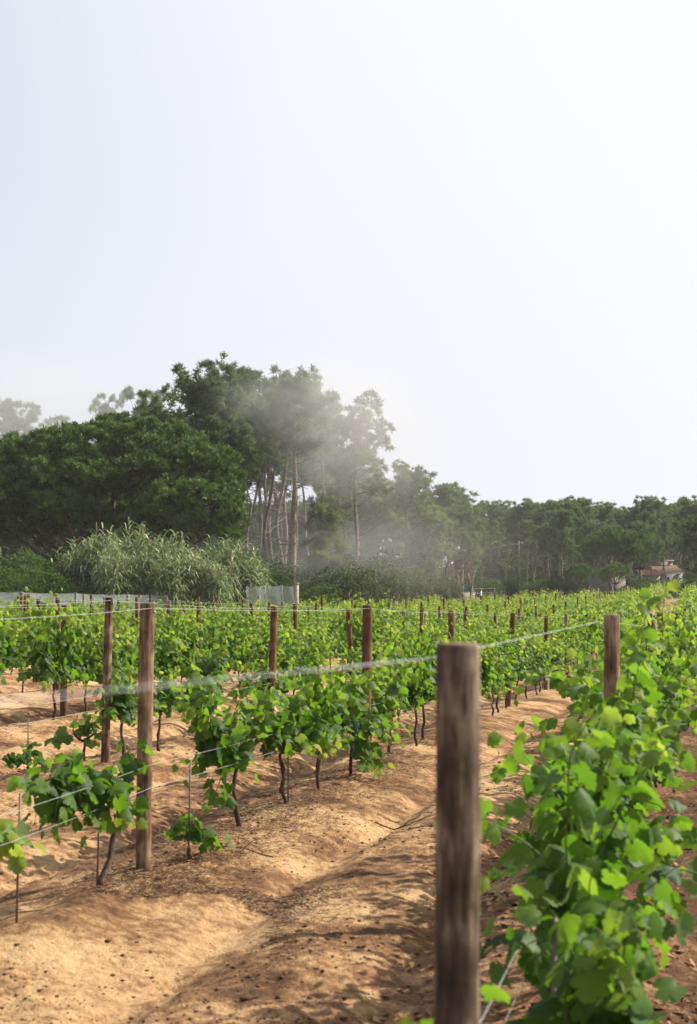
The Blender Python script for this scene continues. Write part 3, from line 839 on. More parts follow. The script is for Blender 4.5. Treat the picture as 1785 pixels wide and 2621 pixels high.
def gen_pine(seed, H=15., wig=.018, r0=.22, lo=.5, R=3.0, nb=22, cr=.85, lean=0., dead=8, tn=75, tl=.34, tw=.055, k=5, fork=False, top=1.0, tone=0.0):
    rs = np.random.RandomState(seed)
    n = 14
    tz = np.linspace(0, H * .97, n)
    la = rs.uniform(0, 6.28)
    wx = np.interp(tz, np.linspace(0, H, 6), np.r_[0, rs.randn(5) * wig * H]); wy = np.interp(tz, np.linspace(0, H, 6), np.r_[0, rs.randn(5) * wig * H])
    tx = wx + lean * H * (tz / H) ** 1.3; ty = wy
    T = np.stack([tx, ty, tz], -1); T[0, 2] = -.3
    rad = r0 * (1.06 - .88 * (tz / H) ** 1.1); rad[0] *= 1.25
    trunk = Acc(); trunk.tube(T, rad * (1 + .05 * rs.randn(n)), 9)
    br = Acc(); C = []
    def tp(h): return np.array([np.interp(h, tz, tx), np.interp(h, tz, ty), h])
    for i in range(nb):
        u = (i + rs.uniform(0, .8)) / nb
        h = H * (lo + (.97 - lo) * u)
        az = i * 2.4 + rs.uniform(-.5, .5)
        prof = (.62 + .75 * u) * math.sqrt(max(0, 1 - (u * .97) ** 2.6)) if top else 1
        L = R * prof * rs.uniform(.65, 1.15) + .25
        el = .08 + .75 * u + rs.uniform(-.15, .2)
        pts = limb(tp(h), (math.cos(az) * math.cos(el), math.sin(az) * math.cos(el), math.sin(el)), L, .45, rs)
        br.tube(pts, np.linspace(max(.018, r0 * .22 * (1.15 - u)), .012, len(pts)), 5)
        nc = 2 + int(L > .6 * R) + int(rs.rand() < .5)
        for s in np.linspace(.5 if u < .5 else .35, 1.0, nc):
            q = np.array([np.interp(s * (len(pts) - 1), np.arange(len(pts)), pts[:, a]) for a in range(3)])
            off = rs.randn(3) * np.array([.35, .35, .12]) * cr * (1.2 if s < .95 else .4) + np.array([0, 0, .15 * cr])
            if s < .95:
                br.tube([q, q + off * .5, q + off], [.016, .012, .008], 4)
            C.append((q + off, cr * rs.uniform(.6, 1.05) * (.85 + .15 * u)))
    for i in range(4):
        C.append((tp(H * .96) + rs.randn(3) * np.array([.5, .5, .25]) * cr, cr * rs.uniform(.55, .8)))
    for i in range(dead):
        h = H * rs.uniform(.16 if lo > .3 else .1, lo); az = rs.uniform(0, 6.28); el = rs.uniform(-.35, .45)
        L = R * rs.uniform(.2, .75)
        pts = limb(tp(h), (math.cos(az) * math.cos(el), math.sin(az) * math.cos(el), math.sin(el)), L, rs.uniform(-.3, .5), rs, 5, .16)
        br.tube(pts, np.linspace(.035, .010, len(pts)), 4)
        if rs.rand() < .6:
            q = pts[3]; br.tube([q, q + rs.randn(3) * .35, q + rs.randn(3) * .6], [.016, .01, .006], 4)
    P, D, A = [], [], []
    for c, rc in C:
        nn = max(22, int(1.15 * tn * (rc / .85) ** 2))
        p, d = clump_tufts(c, rc, .62, nn, rs)
        P.append(p); D.append(d); A.append(np.clip(tone + .42 + rs.randn() * .12 + rs.randn(nn) * .12, 0, 1))
    v, t, a = tufts(np.concatenate(P), np.concatenate(D), tl, tw, k, rs, np.concatenate(A))
    return trunk.mesh('trunk', M_PBARK), br.mesh('branches', M_PBARK), mesh_np('crown', v, t, a, M_PINE), float(np.sort(v[:, 2])[-40])

def gen_dome(seed, H=7., r0=.2, R=3.2, mat=None, tn=90, base=.42, tl=.30):
    rs = np.random.RandomState(seed)
    trunk = Acc(); T = limb((0, 0, -.2), (rs.randn() * .12, rs.randn() * .12, 1), H * base + .4, .1, rs, 6, .06)
    trunk.tube(T, np.linspace(r0 * 1.2, r0 * .8, len(T)), 8)
    br = Acc(); C = []
    for i in range(22):
        az = i * 2.4; u = math.sqrt((i + .5) / 22)
        e = np.array([math.cos(az) * R * u, math.sin(az) * R * u, H * base + (H * (1 - base) - .7) * math.sqrt(max(0, 1 - u * u * .9))])
        m = (T[-1] + e) / 2 + rs.randn(3) * .25 + np.array([0, 0, -.35])
        br.tube([T[-1], m, e], [r0 * .4, r0 * .22, .02], 5)
        C.append((e, R * .36 * rs.uniform(.8, 1.15)))
    P, D, A = [], [], []
    for c, rc in C:
        nn = int(tn * (rc / .85) ** 2); p, d = clump_tufts(c, rc, .6, nn, rs, .6)
        P.append(p); D.append(d); A.append(np.clip(.5 + rs.randn() * .1 + rs.randn(nn) * .12, 0, 1))
    v, t, a = tufts(np.concatenate(P), np.concatenate(D), tl, .05, 5, rs, np.concatenate(A))
    return trunk.mesh('trunk', M_PBARK), br.mesh('branches', M_PBARK), mesh_np('crown', v, t, a, mat), float(np.sort(v[:, 2])[-40])

TALL = [gen_pine(500 + i, H=16, r0=.23, lo=.71, R=3.3, nb=20, cr=.70, lean=(.0, .02, -.02)[i % 3], dead=16) for i in range(3)]
SLIM = [gen_pine(520 + i, H=14, r0=.15, lo=.70, R=2.1, nb=13, cr=.60, lean=(.05, -.06, .10)[i % 3], dead=12) for i in range(3)]
BUSHY = [gen_pine(540 + i, H=12, r0=.2, lo=.54, R=3.3, nb=24, cr=.78, lean=(.0, .03, -.04)[i % 3], dead=8, tn=70) for i in range(4)]
YOUNG = [gen_pine(560 + i, H=8, r0=.09, lo=.30, R=1.7, nb=18, cr=.62, lean=(.06, -.04)[i % 2], dead=5, tone=.18) for i in range(2)]
THICK = [gen_pine(570 + i, H=9, r0=.12, lo=.14, R=2.2, nb=26, cr=.85, dead=2, tn=50) for i in range(2)]
DOME = [gen_dome(580 + i, mat=M_STONEPINE) for i in range(2)]

trees = random.Random(9)
def tree(var, px, d, top_py, label, group=None, wide=1.0, rz=None, name='pine_tree', dy=None):
    b = at(px, 1500, d); g = gz(b.x, d)
    h = at(px, top_py, d).z - g
    s = h / var[3]
    o = thing(name, label, 'tree', (b.x, d, g - .05), trees.uniform(0, 6.28) if rz is None else rz, group, (s * wide, s * wide, s))
    obj('trunk', var[0], o); obj('branches', var[1], o); obj('crown', var[2], o, 'stuff')
    return o

# main pines in the middle
MAIN = gen_pine(601, wig=.004, H=16., r0=.29, lo=.70, R=3.4, nb=24, cr=.68, lean=.012, dead=22, tn=80)
tree(MAIN, 748, 86, 928, 'thickest straight pine trunk right behind the pale mesh panel, crown fading in mist', rz=0)
TALLB = gen_pine(603, wig=.006, H=15., r0=.22, lo=.62, R=3.5, nb=26, cr=.74, lean=-.010, dead=18, tn=65)
tree(TALLB, 914, 90, 1000, 'tall misty pine with long side branches right of the thickest trunk', rz=0)
BIGL = gen_pine(605, wig=.005, H=16., r0=.22, lo=.70, R=3.8, nb=26, cr=.80, lean=.0, dead=8, tn=95)
tree(BIGL, 526, 92, 905, 'tallest dark pine with spreading crown above the round stone pine', rz=.6)
tree(TALL[0], 610, 102, 935, 'pale pine crown in mist just right of the tallest dark pine', wide=.85)
tree(TALL[1], 420, 97, 985, 'dark pine crown on the left shoulder of the tallest dark pine', wide=.9)
tree(TALL[2], 830, 104, 985, 'misty pine crown behind, between the two long trunks', wide=.8)
mid = 'slim pine trunks in the mist'
for i, (px, d, ty, v, w) in enumerate([(676, 94, 1010, SLIM[0], 1.1), (695, 99, 1000, SLIM[1], 1.0), (648, 92, 1060, SLIM[2], .9), (706, 106, 960, SLIM[0], 1.2), (585, 98, 1020, SLIM[1], 1.2),
                                       (632, 108, 990, SLIM[2], 1.2), (560, 104, 1000, TALL[0], .8), (665, 112, 970, TALL[1], .9), (720, 116, 1010, SLIM[0], 1.2), (600, 112, 1010, TALL[2], .9)]):
    tree(v, px, d, ty, 'slim leaning pine among the bundle of thin trunks left of the thickest trunk', mid, w)
tree(SLIM[1], 866, 95, 1225, 'short pine with low drooping crown between the two long trunks', wide=1.5)
tree(YOUNG[0], 830, 88, 1265, 'young yellow green pine just left of the tall misty pine', wide=1.0)
tree(TALL[1], 1040, 104, 1175, 'dark stemmed double trunk pine right of the tall misty pine', wide=.95)
tree(SLIM[2], 1056, 108, 1190, 'thin curved trunk standing close behind the dark stemmed pine', wide=1.2)
tree(YOUNG[1], 1108, 102, 1290, 'light green young pine between the dark stemmed pine and the bare pale trunks', wide=1.25)
tree(SLIM[0], 1152, 118, 1232, 'bare pale twin trunk pine left of the dry brown branch', wide=1.6)
tree(SLIM[1], 1172, 122, 1245, 'leaning pale trunk crossing the bare twin trunks', wide=1.6)
tree(SLIM[2], 1206, 126, 1262, 'thin pale trunk right of the dry brown branch', wide=1.7)
back = 'pines filling the back of the misty wood'
for i in range(24):
    px = 560 + i * 28 + trees.uniform(-12, 12)
    d = trees.uniform(112, 150)
    ridge = np.interp(px, [560, 700, 760, 850, 900, 960, 1040, 1120, 1200, 1260], [1010, 1000, 1040, 1090, 1150, 1190, 1215, 1235, 1262, 1285])
    ty = ridge + trees.uniform(5, 90)
    tree(trees.choice(TALL + SLIM if px < 840 else TALL + BUSHY + SLIM), px, d, ty, 'ordinary pine deep in the misty middle of the wood', back, trees.uniform(.8, 1.15))
for i in range(9):
    px = 930 + i * 36 + trees.uniform(-10, 10); d = trees.uniform(96, 128)
    ridge = np.interp(px, [900, 960, 1040, 1120, 1200, 1260], [1190, 1210, 1225, 1245, 1270, 1290])
    tree(trees.choice(BUSHY + YOUNG), px, d, ridge + trees.uniform(10, 130), 'low branching green pine in the middle of the wood edge', 'low pines of the wood edge', trees.uniform(.85, 1.1))
# hazy far left
for px, d, ty, w, lab in [(30, 135, 1018, 1.0, 'ghostly pine crown in the mist at the left edge'), (105, 150, 1050, 1.0, 'faint small pine crown in mist right of the ghostly one'),
                          (285, 120, 1000, .75, 'narrow pale pine top poking above the round stone pine'), (352, 112, 985, .85, 'pale broad pine top right of the narrow pale top'), (-70, 140, 1040, 1, 'misty pine outside the left edge')]:
    if px > 0: tree(TALL[trees.randrange(3)], px, d, ty, lab, None, w)
for i, px in enumerate(range(10, 560, 42)):
    tree(trees.choice(BUSHY), px + trees.uniform(-15, 15), trees.uniform(92, 112), trees.uniform(1105, 1190), 'shaded pine standing hidden behind the round stone pine', 'shaded pines behind the stone pine', 1.1)
# right forest, three depths
rf = 'pines along the far right wood'
pxs = [(1262, 1277), (1300, 1290), (1332, 1279), (1372, 1274), (1402, 1290), (1430, 1268), (1466, 1272), (1502, 1283), (1545, 1285), (1578, 1296), (1610, 1292), (1664, 1266), (1640, 1300), (1702, 1302), (1742, 1281), (1782, 1264), (1812, 1275), (1720, 1296)]
pxs.sort()
for i, (px, ty) in enumerate(pxs):
    tree(BUSHY[i % 4], px, trees.uniform(172, 196), ty, '%s tall pine from the left along the skyline of the far right wood' % ORD[i], rf, trees.uniform(.85, 1.1))
for i in range(34):
    px = 1235 + i * 17.5 + trees.uniform(-8, 8)
    tree(trees.choice(BUSHY + TALL), px, trees.uniform(198, 250), 1290 + trees.uniform(-8, 45), 'pine deep inside the far right wood', 'pines deep in the far right wood', trees.uniform(.9, 1.3))
for i in range(26):
    px = 1230 + i * 22 + trees.uniform(-9, 9)
    if 1600 < px < 1755: continue
    tree(trees.choice(SLIM), px, trees.uniform(160, 178), 1330 + trees.uniform(-15, 60), 'slender pine at the front edge of the far right wood', 'slender pines at the far right edge', trees.uniform(.8, 1.1))
for i in range(30):
    px = 1225 + i * 20 + trees.uniform(-8, 8)
    tree(THICK[i % 2], px, trees.uniform(215, 255), trees.uniform(1385, 1425), 'low dark pine filling the depth of the far right wood', 'low pines filling the far right wood', 1.5)
for px, d, ty in ((1640, 166, 1330), (1668, 163, 1340), (1700, 168, 1325)):
    tree(SLIM[0], px, d, ty, 'slender pine standing before the low annex and pale house', 'slender pines before the house', 1.0)
tree(BUSHY[2], 1437, 158, 1300, 'branching pine with pale forked trunk right of the utility pole', None, 1.0, 1.0)
tree(THICK[0], 1786, 118, 1318, 'dark dense conifer cut off by the right edge beyond the vines', None, 1.0)
tree(DOME[0], 1568, 150, 1340, 'bright green rounded stone pine in front of the far right wood', None, .80, name='stone_pine')
tree(DOME[1], 1640, 147, 1350, 'second green rounded stone pine, nearer the pale house', None, .72, name='stone_pine')
tree(DOME[0], 1578, 140, 1436, 'small round tree in front of the long pale wall', None, .85, 2.0, name='round_tree')
tree(DOME[1], 1483, 142, 1436, 'small dark leafy tree left of the long pale wall', None, .8, 1.0, name='round_tree')

# ---- the big round stone pine on the left
def big_stone_pine():
    rs = np.random.RandomState(71); D0 = 74.0
    b = at(255, 1500, D0); g = gz(b.x, D0)
    o = thing('stone_pine', 'huge dark green round stone pine filling the left side behind the reeds', 'tree', (b.x, D0, g))
    def loc(px, py, dd=0): 
        p = at(px, py, D0 + dd); return np.array([p.x - b.x, dd, p.z - g])
    M = D0 / F
    lobes = [(300, 1160, 0.5, 215, 95), (185, 1185, 0, 170, 100), (420, 1180, .5, 150, 95), (505, 1205, 0, 112, 85), (545, 1240, 0, 75, 62), (470, 1285, -1.6, 120, 62), (545, 1300, -1.2, 85, 62), (400, 1300, -1.4, 70, 45),
             (60, 1208, .3, 130, 98), (-40, 1222, 1, 150, 105), (150, 1290, -2.0, 78, 34), (90, 1260, -.6, 110, 60), (0, 1270, -.5, 90, 70), (575, 1345, -.8, 55, 45), (480, 1345, -1.0, 90, 40),
             (300, 1230, 2.2, 170, 80), (-60, 1300, 0, 90, 80), (250, 1215, -1.5, 95, 42), (360, 1205, -1.3, 80, 40), (120, 1215, -1.2, 90, 45), (200, 1335, 1.5, 120, 45), (60, 1350, 1.2, 110, 50), (330, 1340, .8, 75, 42)]
    P, Dv, A = [], [], []
    limbs = Acc()
    base = np.array([0, 1.0, 2.2])
    for px, py, dd, rx, ry in lobes:
        c = loc(px, py, dd); ax, az = rx * M * .97, ry * M * .95; ay = min(ax, 2.3)
        limbs.tube([base, (base + c) / 2 + np.array([0, 0, -.5]), c], [.16, .10, .04], 6)
        for k in range(9):
            e = c + norm(rs.randn(3)) * np.array([ax, ay, az]) * .75
            limbs.tube([c, (c + e) / 2 + rs.randn(3) * .15, e], [.05, .03, .012], 4)
        nc = int(52 * ax * az ** .5 / 1.6)
        for _ in range(nc):
            q = norm(rs.randn(3) + np.array([0, -.25, .35]))
            cc = c + q * np.array([ax, ay, az]) * rs.uniform(.78, 1.0)
            rc = rs.uniform(.24, .42); nn = int(60 * (rc / .5) ** 2)
            p, d = clump_tufts(cc, rc, .75, nn, rs, .9, .34)
            P.append(p); Dv.append(norm(d + q * .4)); A.append(np.clip(.48 + rs.randn() * .17 + rs.randn(nn) * .14, 0, 1))
    v, t, a = tufts(np.concatenate(P), np.concatenate(Dv), .22, .05, 5, rs, np.concatenate(A), .55)
    tr = Acc(); tr.tube(limb((0, 1.0, -.3), (.1, 0, 1), 2.8, 0, rs, 5, .05), np.linspace(.42, .28, 6), 9)
    obj('trunk', tr.mesh('trunk', M_PBARK), o); obj('branches', limbs.mesh('branches', M_BARK), o)
    obj('crown', mesh_np('crown', v, t, a, M_STONEPINE), o, 'stuff')
    print('stone pine tris', len(t))
big_stone_pine()

# ================================================================== REEDS, SHRUBS
def gen_reed(seed, H=3.6, ns=64, R=.8):
    rs = np.random.RandomState(seed)
    st, V, T, A, n0 = Acc(), [], [], [], 0
    for i in range(ns):
        a = rs.uniform(0, 6.28); r = R * math.sqrt(rs.rand()) * .55
        p0 = np.array([math.cos(a) * r, math.sin(a) * r, -.05])
        d = np.array([math.cos(a) * .20 * r / R + rs.randn() * .07, math.sin(a) * .20 * r / R + rs.randn() * .07, 1.0])
        h = H * rs.uniform(.62, 1.0) * (1.08 - .35 * (r / R) ** 2); dry = rs.rand() < .14
        pts = limb(p0, d, h, -.02, rs, 6, .035)
        st.tube(pts, np.linspace(.014, .006, len(pts)), 5)
        nl = int(h / .095)
        for j in range(nl):
            s = (j + .5) / nl
            if s < .12: continue
            q = np.array([np.interp(s * 6, np.arange(7), pts[:, c]) for c in range(3)])
            az = j * 2.6 + rs.uniform(-.8, .8)
            out = np.array([math.cos(az), math.sin(az), 0]); L = .72 * rs.uniform(.65, 1.15) * (.7 + .5 * math.sin(3.0 * s)); w = .048 * rs.uniform(.8, 1.2)
            sd = np.array([-math.sin(az), math.cos(az), 0]) + rs.randn(3) * .25
            lift = rs.uniform(.55, 1.0) + .5 * (s > .85)
            row = []
            for k, f in enumerate((0, .3, .62, 1.0)):
                c = q + out * L * f * .85 + np.array([0, 0, L * (lift * f - 1.05 * f * f)])
                ww = w * (1.0, 1.0, .7, .06)[k] * .5
                row += [c - sd * ww, c + sd * ww]
            V += row
            for k in range(3):
                b = n0 + 2 * k
                T += [(b, b + 1, b + 3), (b, b + 3, b + 2)]
            n0 += 8
            A += [np.clip((.9 if dry or (s < .35 and rs.rand() < .5) else .42) + rs.randn() * .14, 0, 1)] * 8
    return st.mesh('stalks', M_REEDSTALK), mesh_np('leaves', np.array(V), np.array(T), np.array(A), M_REED), float(np.sort(np.array(V)[:, 2])[-30])
M_REEDSTALK = plain('reed_stalk', (.24, .20, .09), .6, 0, .5, 8)
REED = [gen_reed(700 + i) for i in range(3)]
reeds = [(205, 66, 1385, 'leftmost reed clump, its tan stalks showing low down'), (262, 65, 1352, 'tall reed clump with feathery tip in the left half of the reeds'), (330, 66.5, 1340, 'highest reed clump in the middle of the reeds'),
         (300, 63, 1395, 'front reed clump with bending dry leaves'), (395, 66, 1372, 'reed clump with thick pale leaves right of the highest clump'), (455, 65, 1368, 'reed clump with one nodding plume'),
         (435, 63, 1405, 'pale dense reed clump bending toward the fence'), (500, 64, 1412, 'reed clump filling the gap before the dark rounded clump'), (575, 68, 1372, 'dark green rounded reed clump'),
         (610, 68.5, 1398, 'leaning reed clump right of the dark rounded clump'), (645, 69, 1415, 'rightmost reed clump drooping beside the mesh panel'), (365, 64, 1400, 'low reed clump before the highest clump'), (540, 63.5, 1420, 'low leafy reed clump before the dark rounded clump')]
for i, (px, d, ty, lab) in enumerate(reeds):
    b = at(px, 1500, d); g = gz(b.x, d); s = (at(px, ty, d).z - g) / REED[i % 3][2]
    o = thing('reed_clump', lab, 'reeds', (b.x, d, g), i * 1.3, 'giant reeds behind the fence', (s, s, s))
    v = REED[i % 3]
    obj('stalks', v[0], o, 'stuff'); obj('leaves', v[1], o, 'stuff')

def gen_shrub(seed, mat, R=1.2, H=1.6, n=4200, size=.058, lobes=10):
    rs = np.random.RandomState(seed)
    C = [np.array([rs.uniform(-.6, .6) * R, rs.uniform(-.6, .6) * R, H * rs.uniform(.35, .8)]) for _ in range(lobes)]
    st = Acc()
    for c in C:
        st.tube([(0, 0, -.1), c * .5 + rs.randn(3) * .1, c], [.04, .025, .01], 5)
    V, T, A = [], [], []
    per = n // lobes
    P, Y, Nn, S, To = [], [], [], [], []
    lv = []
    for c in C:
        q = norm(rs.randn(per, 3) + np.array([0, 0, .3])); rr = rs.uniform(.5, 1, (per, 1)) ** .6
        rad = np.array([.52 * R, .52 * R, .42 * H]) * rs.uniform(.7, 1.05)
        p = c + q * rr * rad
        y = norm(q + rs.randn(per, 3) * .7); nn = norm(np.array([0, 0, .7]) + rs.randn(per, 3) * .6); nn = norm(nn - y * (nn * y).sum(1, keepdims=True))
        t0 = .45 + rs.randn() * .12
        for a in range(per):
            if p[a, 2] > .02: lv.append((p[a], y[a], nn[a], size * rs.uniform(.6, 1.3), np.clip(t0 + rs.randn() * .15, 0, 1)))
    v, t, a = leaves_np(lv, 1, rs)
    return st.mesh('stems', M_BARK), mesh_np('foliage', v, t, a, mat), float(np.sort(v[:, 2])[-20])
SH_G = [gen_shrub(720 + i, M_SHRUB) for i in range(2)]
SH_Y = [gen_shrub(730 + i, M_GREYSHRUB) for i in range(2)]
SH_R = gen_shrub(740, M_REDDRY, 1.0, 1.6, 1600, .12)
def shrub(var, px, d, top, label, wide=1.0, group=None, base_z=None, name='shrub'):
    b = at(px, 1500, d); g = gz(b.x, d); s = (at(px, top, d).z - g) / var[2]
    o = thing(name, label, 'shrub', (b.x, d, g), trees.uniform(0, 6), group, (s * wide, s * wide, s))
    obj('stems', var[0], o); obj('foliage', var[1], o, 'stuff')
shrub(SH_G[0], 90, 66, 1398, 'loose pale topped shrub left of the reeds', .8)
shrub(SH_G[1], 25, 65, 1442, 'dark rounded shrub at the left edge behind the fence', .95)
shrub(SH_G[0], 150, 63, 1452, 'low green shrub under the leftmost reeds', .95)
shrub(SH_G[1], 60, 63, 1462, 'lowest shrub close behind the left mesh fence', .9)
shrub(SH_Y[0], 945, 88, 1412, 'big rounded grey green bush right of the tall misty pine', 1.15)
shrub(SH_Y[1], 900, 92, 1420, 'misty bush behind the foot of the tall misty pine', 1.0)
shrub(SH_Y[1], 850, 84, 1450, 'low silvery bush in the mist left of the tall misty pine', 1.3)
shrub(SH_Y[0], 790, 90, 1450, 'hazy bush right of the thickest trunk', 1.2)
shrub(SH_G[1], 712, 84, 1466, 'small green bush left of the thickest trunk, above the mesh panel', .9)
shrub(SH_G[0], 790, 76, 1492, 'low bright green bush right beside the concrete post', 1.3)
shrub(SH_Y[1], 1030, 96, 1450, 'dull grey bush beneath the dark stemmed pine', 1.1)
shrub(SH_Y[0], 1095, 98, 1475, 'whitish leafed weed shrub before the bare twin trunks', 1.2)
shrub(SH_Y[1], 1130, 100, 1482, 'whitish low shrub right of the weed shrub', 1.3)
for i, (px, d, ty) in enumerate([(1250, 150, 1480), (1300, 158, 1470), (1370, 155, 1478), (1410, 150, 1472), (1455, 148, 1480), (1640, 150, 1478), (1795, 128, 1455)]):
    shrub(SH_G[i % 2], px, d, ty, 'dark low shrub under the trees of the far right wood', 1.2, 'shrubs under the far right wood')
for i in range(26):
    px = 20 + i * 27 + trees.uniform(-10, 10)
    shrub(SH_G[i % 2], px, trees.uniform(84, 92), trees.uniform(1425, 1470), 'shaded undergrowth bush behind the reeds and trunks', 1.4, 'undergrowth bushes inside the wood')
for i in range(36):
    px = -20 + i * 26 + trees.uniform(-9, 9)
    tree(THICK[i % 2], px, trees.uniform(130, 150), trees.uniform(1190, 1330), 'low branched pine deep in the dim wood behind the trunks', 'low pines deep in the dim wood', 1.25)
for i in range(16):
    px = 10 + i * 36 + trees.uniform(-10, 10)
    shrub(SH_G[i % 2], px, trees.uniform(84, 90), trees.uniform(1385, 1430), 'shaded bush in the dark under the round stone pine', 1.3, 'shaded bushes under the stone pine')
for i in range(30):
    px = 760 + i * 36 + trees.uniform(-10, 10)
    d = 112 + max(0, (px - 900)) * .16 + trees.uniform(0, 15)
    shrub(SH_G[i % 2], px, d, trees.uniform(1425, 1470), 'dim bush deep between the trunks of the wood', 1.5, 'dim bushes deep in the wood')
shrub(SH_G[0], 1648, 146, 1474, 'green bush hiding the foot of the low annex', 1.2)
shrub(SH_G[1], 1694, 148, 1482, 'dark bush before the pale house wall', 1.2)
b = at(1183, 1500, 119)
o = thing('dead_branch', 'dry rust brown broken branch hanging against the bare twin trunks', 'branch', (b.x, 119, at(1183, 1476, 119).z))
obj('twigs', SH_R[0], o); obj('dry_needles', SH_R[1], o, 'stuff')
o.scale = (1.1, 1.0, 1.25)

# ================================================================== FENCES, WALL, POLE, HOUSE
def net_mat(name, col, alpha, scale):
    m, nt, out = new_mat(name); L = nt.links
    tc = N(nt, 'ShaderNodeTexCoord')
    nz = N(nt, 'ShaderNodeTexNoise', i_Scale=scale, i_Detail=3.0); L.new(tc.outputs['Object'], nz.inputs['Vector'])
    mr = N(nt, 'ShaderNodeMapRange'); mr.inputs['To Min'].default_value = alpha - .25; mr.inputs['To Max'].default_value = alpha + .25
    L.new(nz.outputs['Fac'], mr.inputs['Value'])
    p = N(nt, 'ShaderNodeBsdfPrincipled'); p.inputs['Base Color'].default_value = (*col, 1); p.inputs['Roughness'].default_value = .6
    tl = N(nt, 'ShaderNodeBsdfTranslucent'); tl.inputs['Color'].default_value = (*col, 1)
    m1 = N(nt, 'ShaderNodeMixShader'); m1.inputs[0].default_value = .35; L.new(p.outputs[0], m1.inputs[1]); L.new(tl.outputs[0], m1.inputs[2])
    tr = N(nt, 'ShaderNodeBsdfTransparent'); ms = N(nt, 'ShaderNodeMixShader')
    L.new(mr.outputs['Result'], ms.inputs[0]); L.new(tr.outputs[0], ms.inputs[1]); L.new(m1.outputs[0], ms.inputs[2])
    L.new(ms.outputs[0], out.inputs['Surface'])
    return m
M_NET = net_mat('windbreak_net', (.42, .48, .45), .62, 7)
M_NETP = net_mat('pale_windbreak_net', (.40, .44, .44), .55, 9)
M_TARP = plain('green_tarp', (.02, .10, .075), .6, 0, .3, 3)
M_CONC = plain('concrete', (.42, .38, .32), .9, 0, .2, 10, .3)
M_GALV = plain('galvanised_post', (.20, .21, .21), .6, .2, .2, 10)

def net_fence(label, pts, name, mat, step, post_r, end_post=None):
    """pts: (x, y, base z, top z)"""
    x0, y0 = pts[0][0], pts[0][1]
    o = thing(name, label, 'fence', (x0, y0, 0))
    for (xa, ya, za, ta), (xb, yb, zb, tb) in zip(pts[:-1], pts[1:]):
        n = 14; V, T = [], []
        for i in range(n + 1):
            f = i / n; x, y = xa + (xb - xa) * f - x0, ya + (yb - ya) * f - y0
            bz, tz = za + (zb - za) * f, ta + (tb - ta) * f - .05 * math.sin(math.pi * f)
            for k in range(5):
                g = k / 4
                V.append((x + .03 * math.sin(f * 9 + g * 3), y + .05 * math.sin(f * 7 + g * 5), bz + (tz - bz) * g))
        for i in range(n):
            for k in range(4):
                a = i * 5 + k
                T += [(a, a + 5, a + 6), (a, a + 6, a + 1)]
        obj('net_panel', mesh_np('net_panel', np.array(V), np.array(T), None, mat), o)
        for g in (.02, .5, 1.0):
            w = Acc(); w.tube([(xa - x0, ya - y0 - .03, za + (ta - za) * g + .01), ((xa + xb) / 2 - x0, (ya + yb) / 2 - y0 - .03, (za + zb + (ta + tb - za - zb) * g) / 2 - .04), (xb - x0, yb - y0 - .03, zb + (tb - zb) * g + .01)], .0025, 4)
            obj('line_wire', w.mesh('line_wire', M_WIRE), o)
    for i, (x, y, z, t) in enumerate(pts):
        a = Acc(); last = end_post and i == len(pts) - 1
        if last:
            a.box(x - x0 - .08, x - x0 + .08, y - y0 - .15, y - y0 + .01, z - .2, t + .06); a.box(x - x0 - .10, x - x0 + .10, y - y0 - .17, y - y0 + .03, t + .06, t + .11)
            obj('concrete_post', a.mesh('concrete_post', M_CONC, False), o)
        else:
            a.tube([(x - x0, y - y0 - .05, z - .2), (x - x0, y - y0 - .05, t + .03)], post_r, 6)
            obj('fence_post', a.mesh('fence_post', M_GALV), o)
def fpt(px, d, top): 
    p = at(px, top, d); return (p.x, d, gz(p.x, d), p.z)
net_fence('long grey green mesh fence on thin poles at the left edge', [fpt(-40, 56, 1512), fpt(57, 57, 1516), fpt(197, 59, 1519), fpt(330, 61, 1522), fpt(470, 63, 1520)], 'mesh_fence', M_NET, 2, .025)
net_fence('pale grey mesh panel ending at a concrete post', [fpt(632, 66, 1502), fpt(680, 66, 1500), fpt(722, 66, 1499), fpt(761, 66, 1498)], 'mesh_screen', M_NETP, 2, .02, True)
net_fence('dark green screen panel left of the utility pole', [fpt(1164, 112, 1500), fpt(1186, 112, 1501), fpt(1210, 112, 1501)], 'screen_fence', M_TARP, 2, .03)
def wire_fence():
    o = thing('wire_fence', 'thin wire fence with slim posts beyond the middle of the vines', 'fence', (0, 0, 0))
    pp = []
    for i in range(15):
        px = 790 + i * 34; d = 84 + i * 3.6
        x, y, z, t = fpt(px, d, 1515); t = z + 1.35; pp.append((x, y, z, t))
        a = Acc(); a.tube([(x, y, z - .1), (x + .02, y, t)], .035, 6)
        obj('fence_post', a.mesh('fence_post', M_STAKE), o)
    for g in (.45, .9, 1.3):
        a = Acc(); a.tube([(x, y - .04, z + g) for x, y, z, t in pp], .007, 4)
        obj('line_wire', a.mesh('line_wire', M_WIRE), o)
wire_fence()

def low_wall():
    b = at(1190, 1528, 110); z = gz(b.x, 110)
    o = thing('low_wall', 'low beige wall below the dark green screen panel', 'wall', (b.x, 110, z))
    a = Acc(); a.box(-.8, .8, -.12, .12, -.2, at(1190, 1517, 110).z - z); obj('wall_body', a.mesh('wall_body', M_CONC, False), o)
    a = Acc(); h = at(1190, 1517, 110).z - z; a.box(-.83, .83, -.15, .15, h, h + .06); obj('coping', a.mesh('coping', M_CONC, False), o)
low_wall()
b = at(1232, 1500, 100); a = Acc(); z = gz(b.x, 100); a.tube([(0, 0, -.1), (0, 0, at(1232, 1513, 100).z - z)], .05, 8)
obj('marker_post', a.mesh('marker_post', plain('white_paint', (.75, .75, .73), .5, 0, .1)), None, None, 'short white marker post above the far vines', 'post', None, (b.x, 100, z))

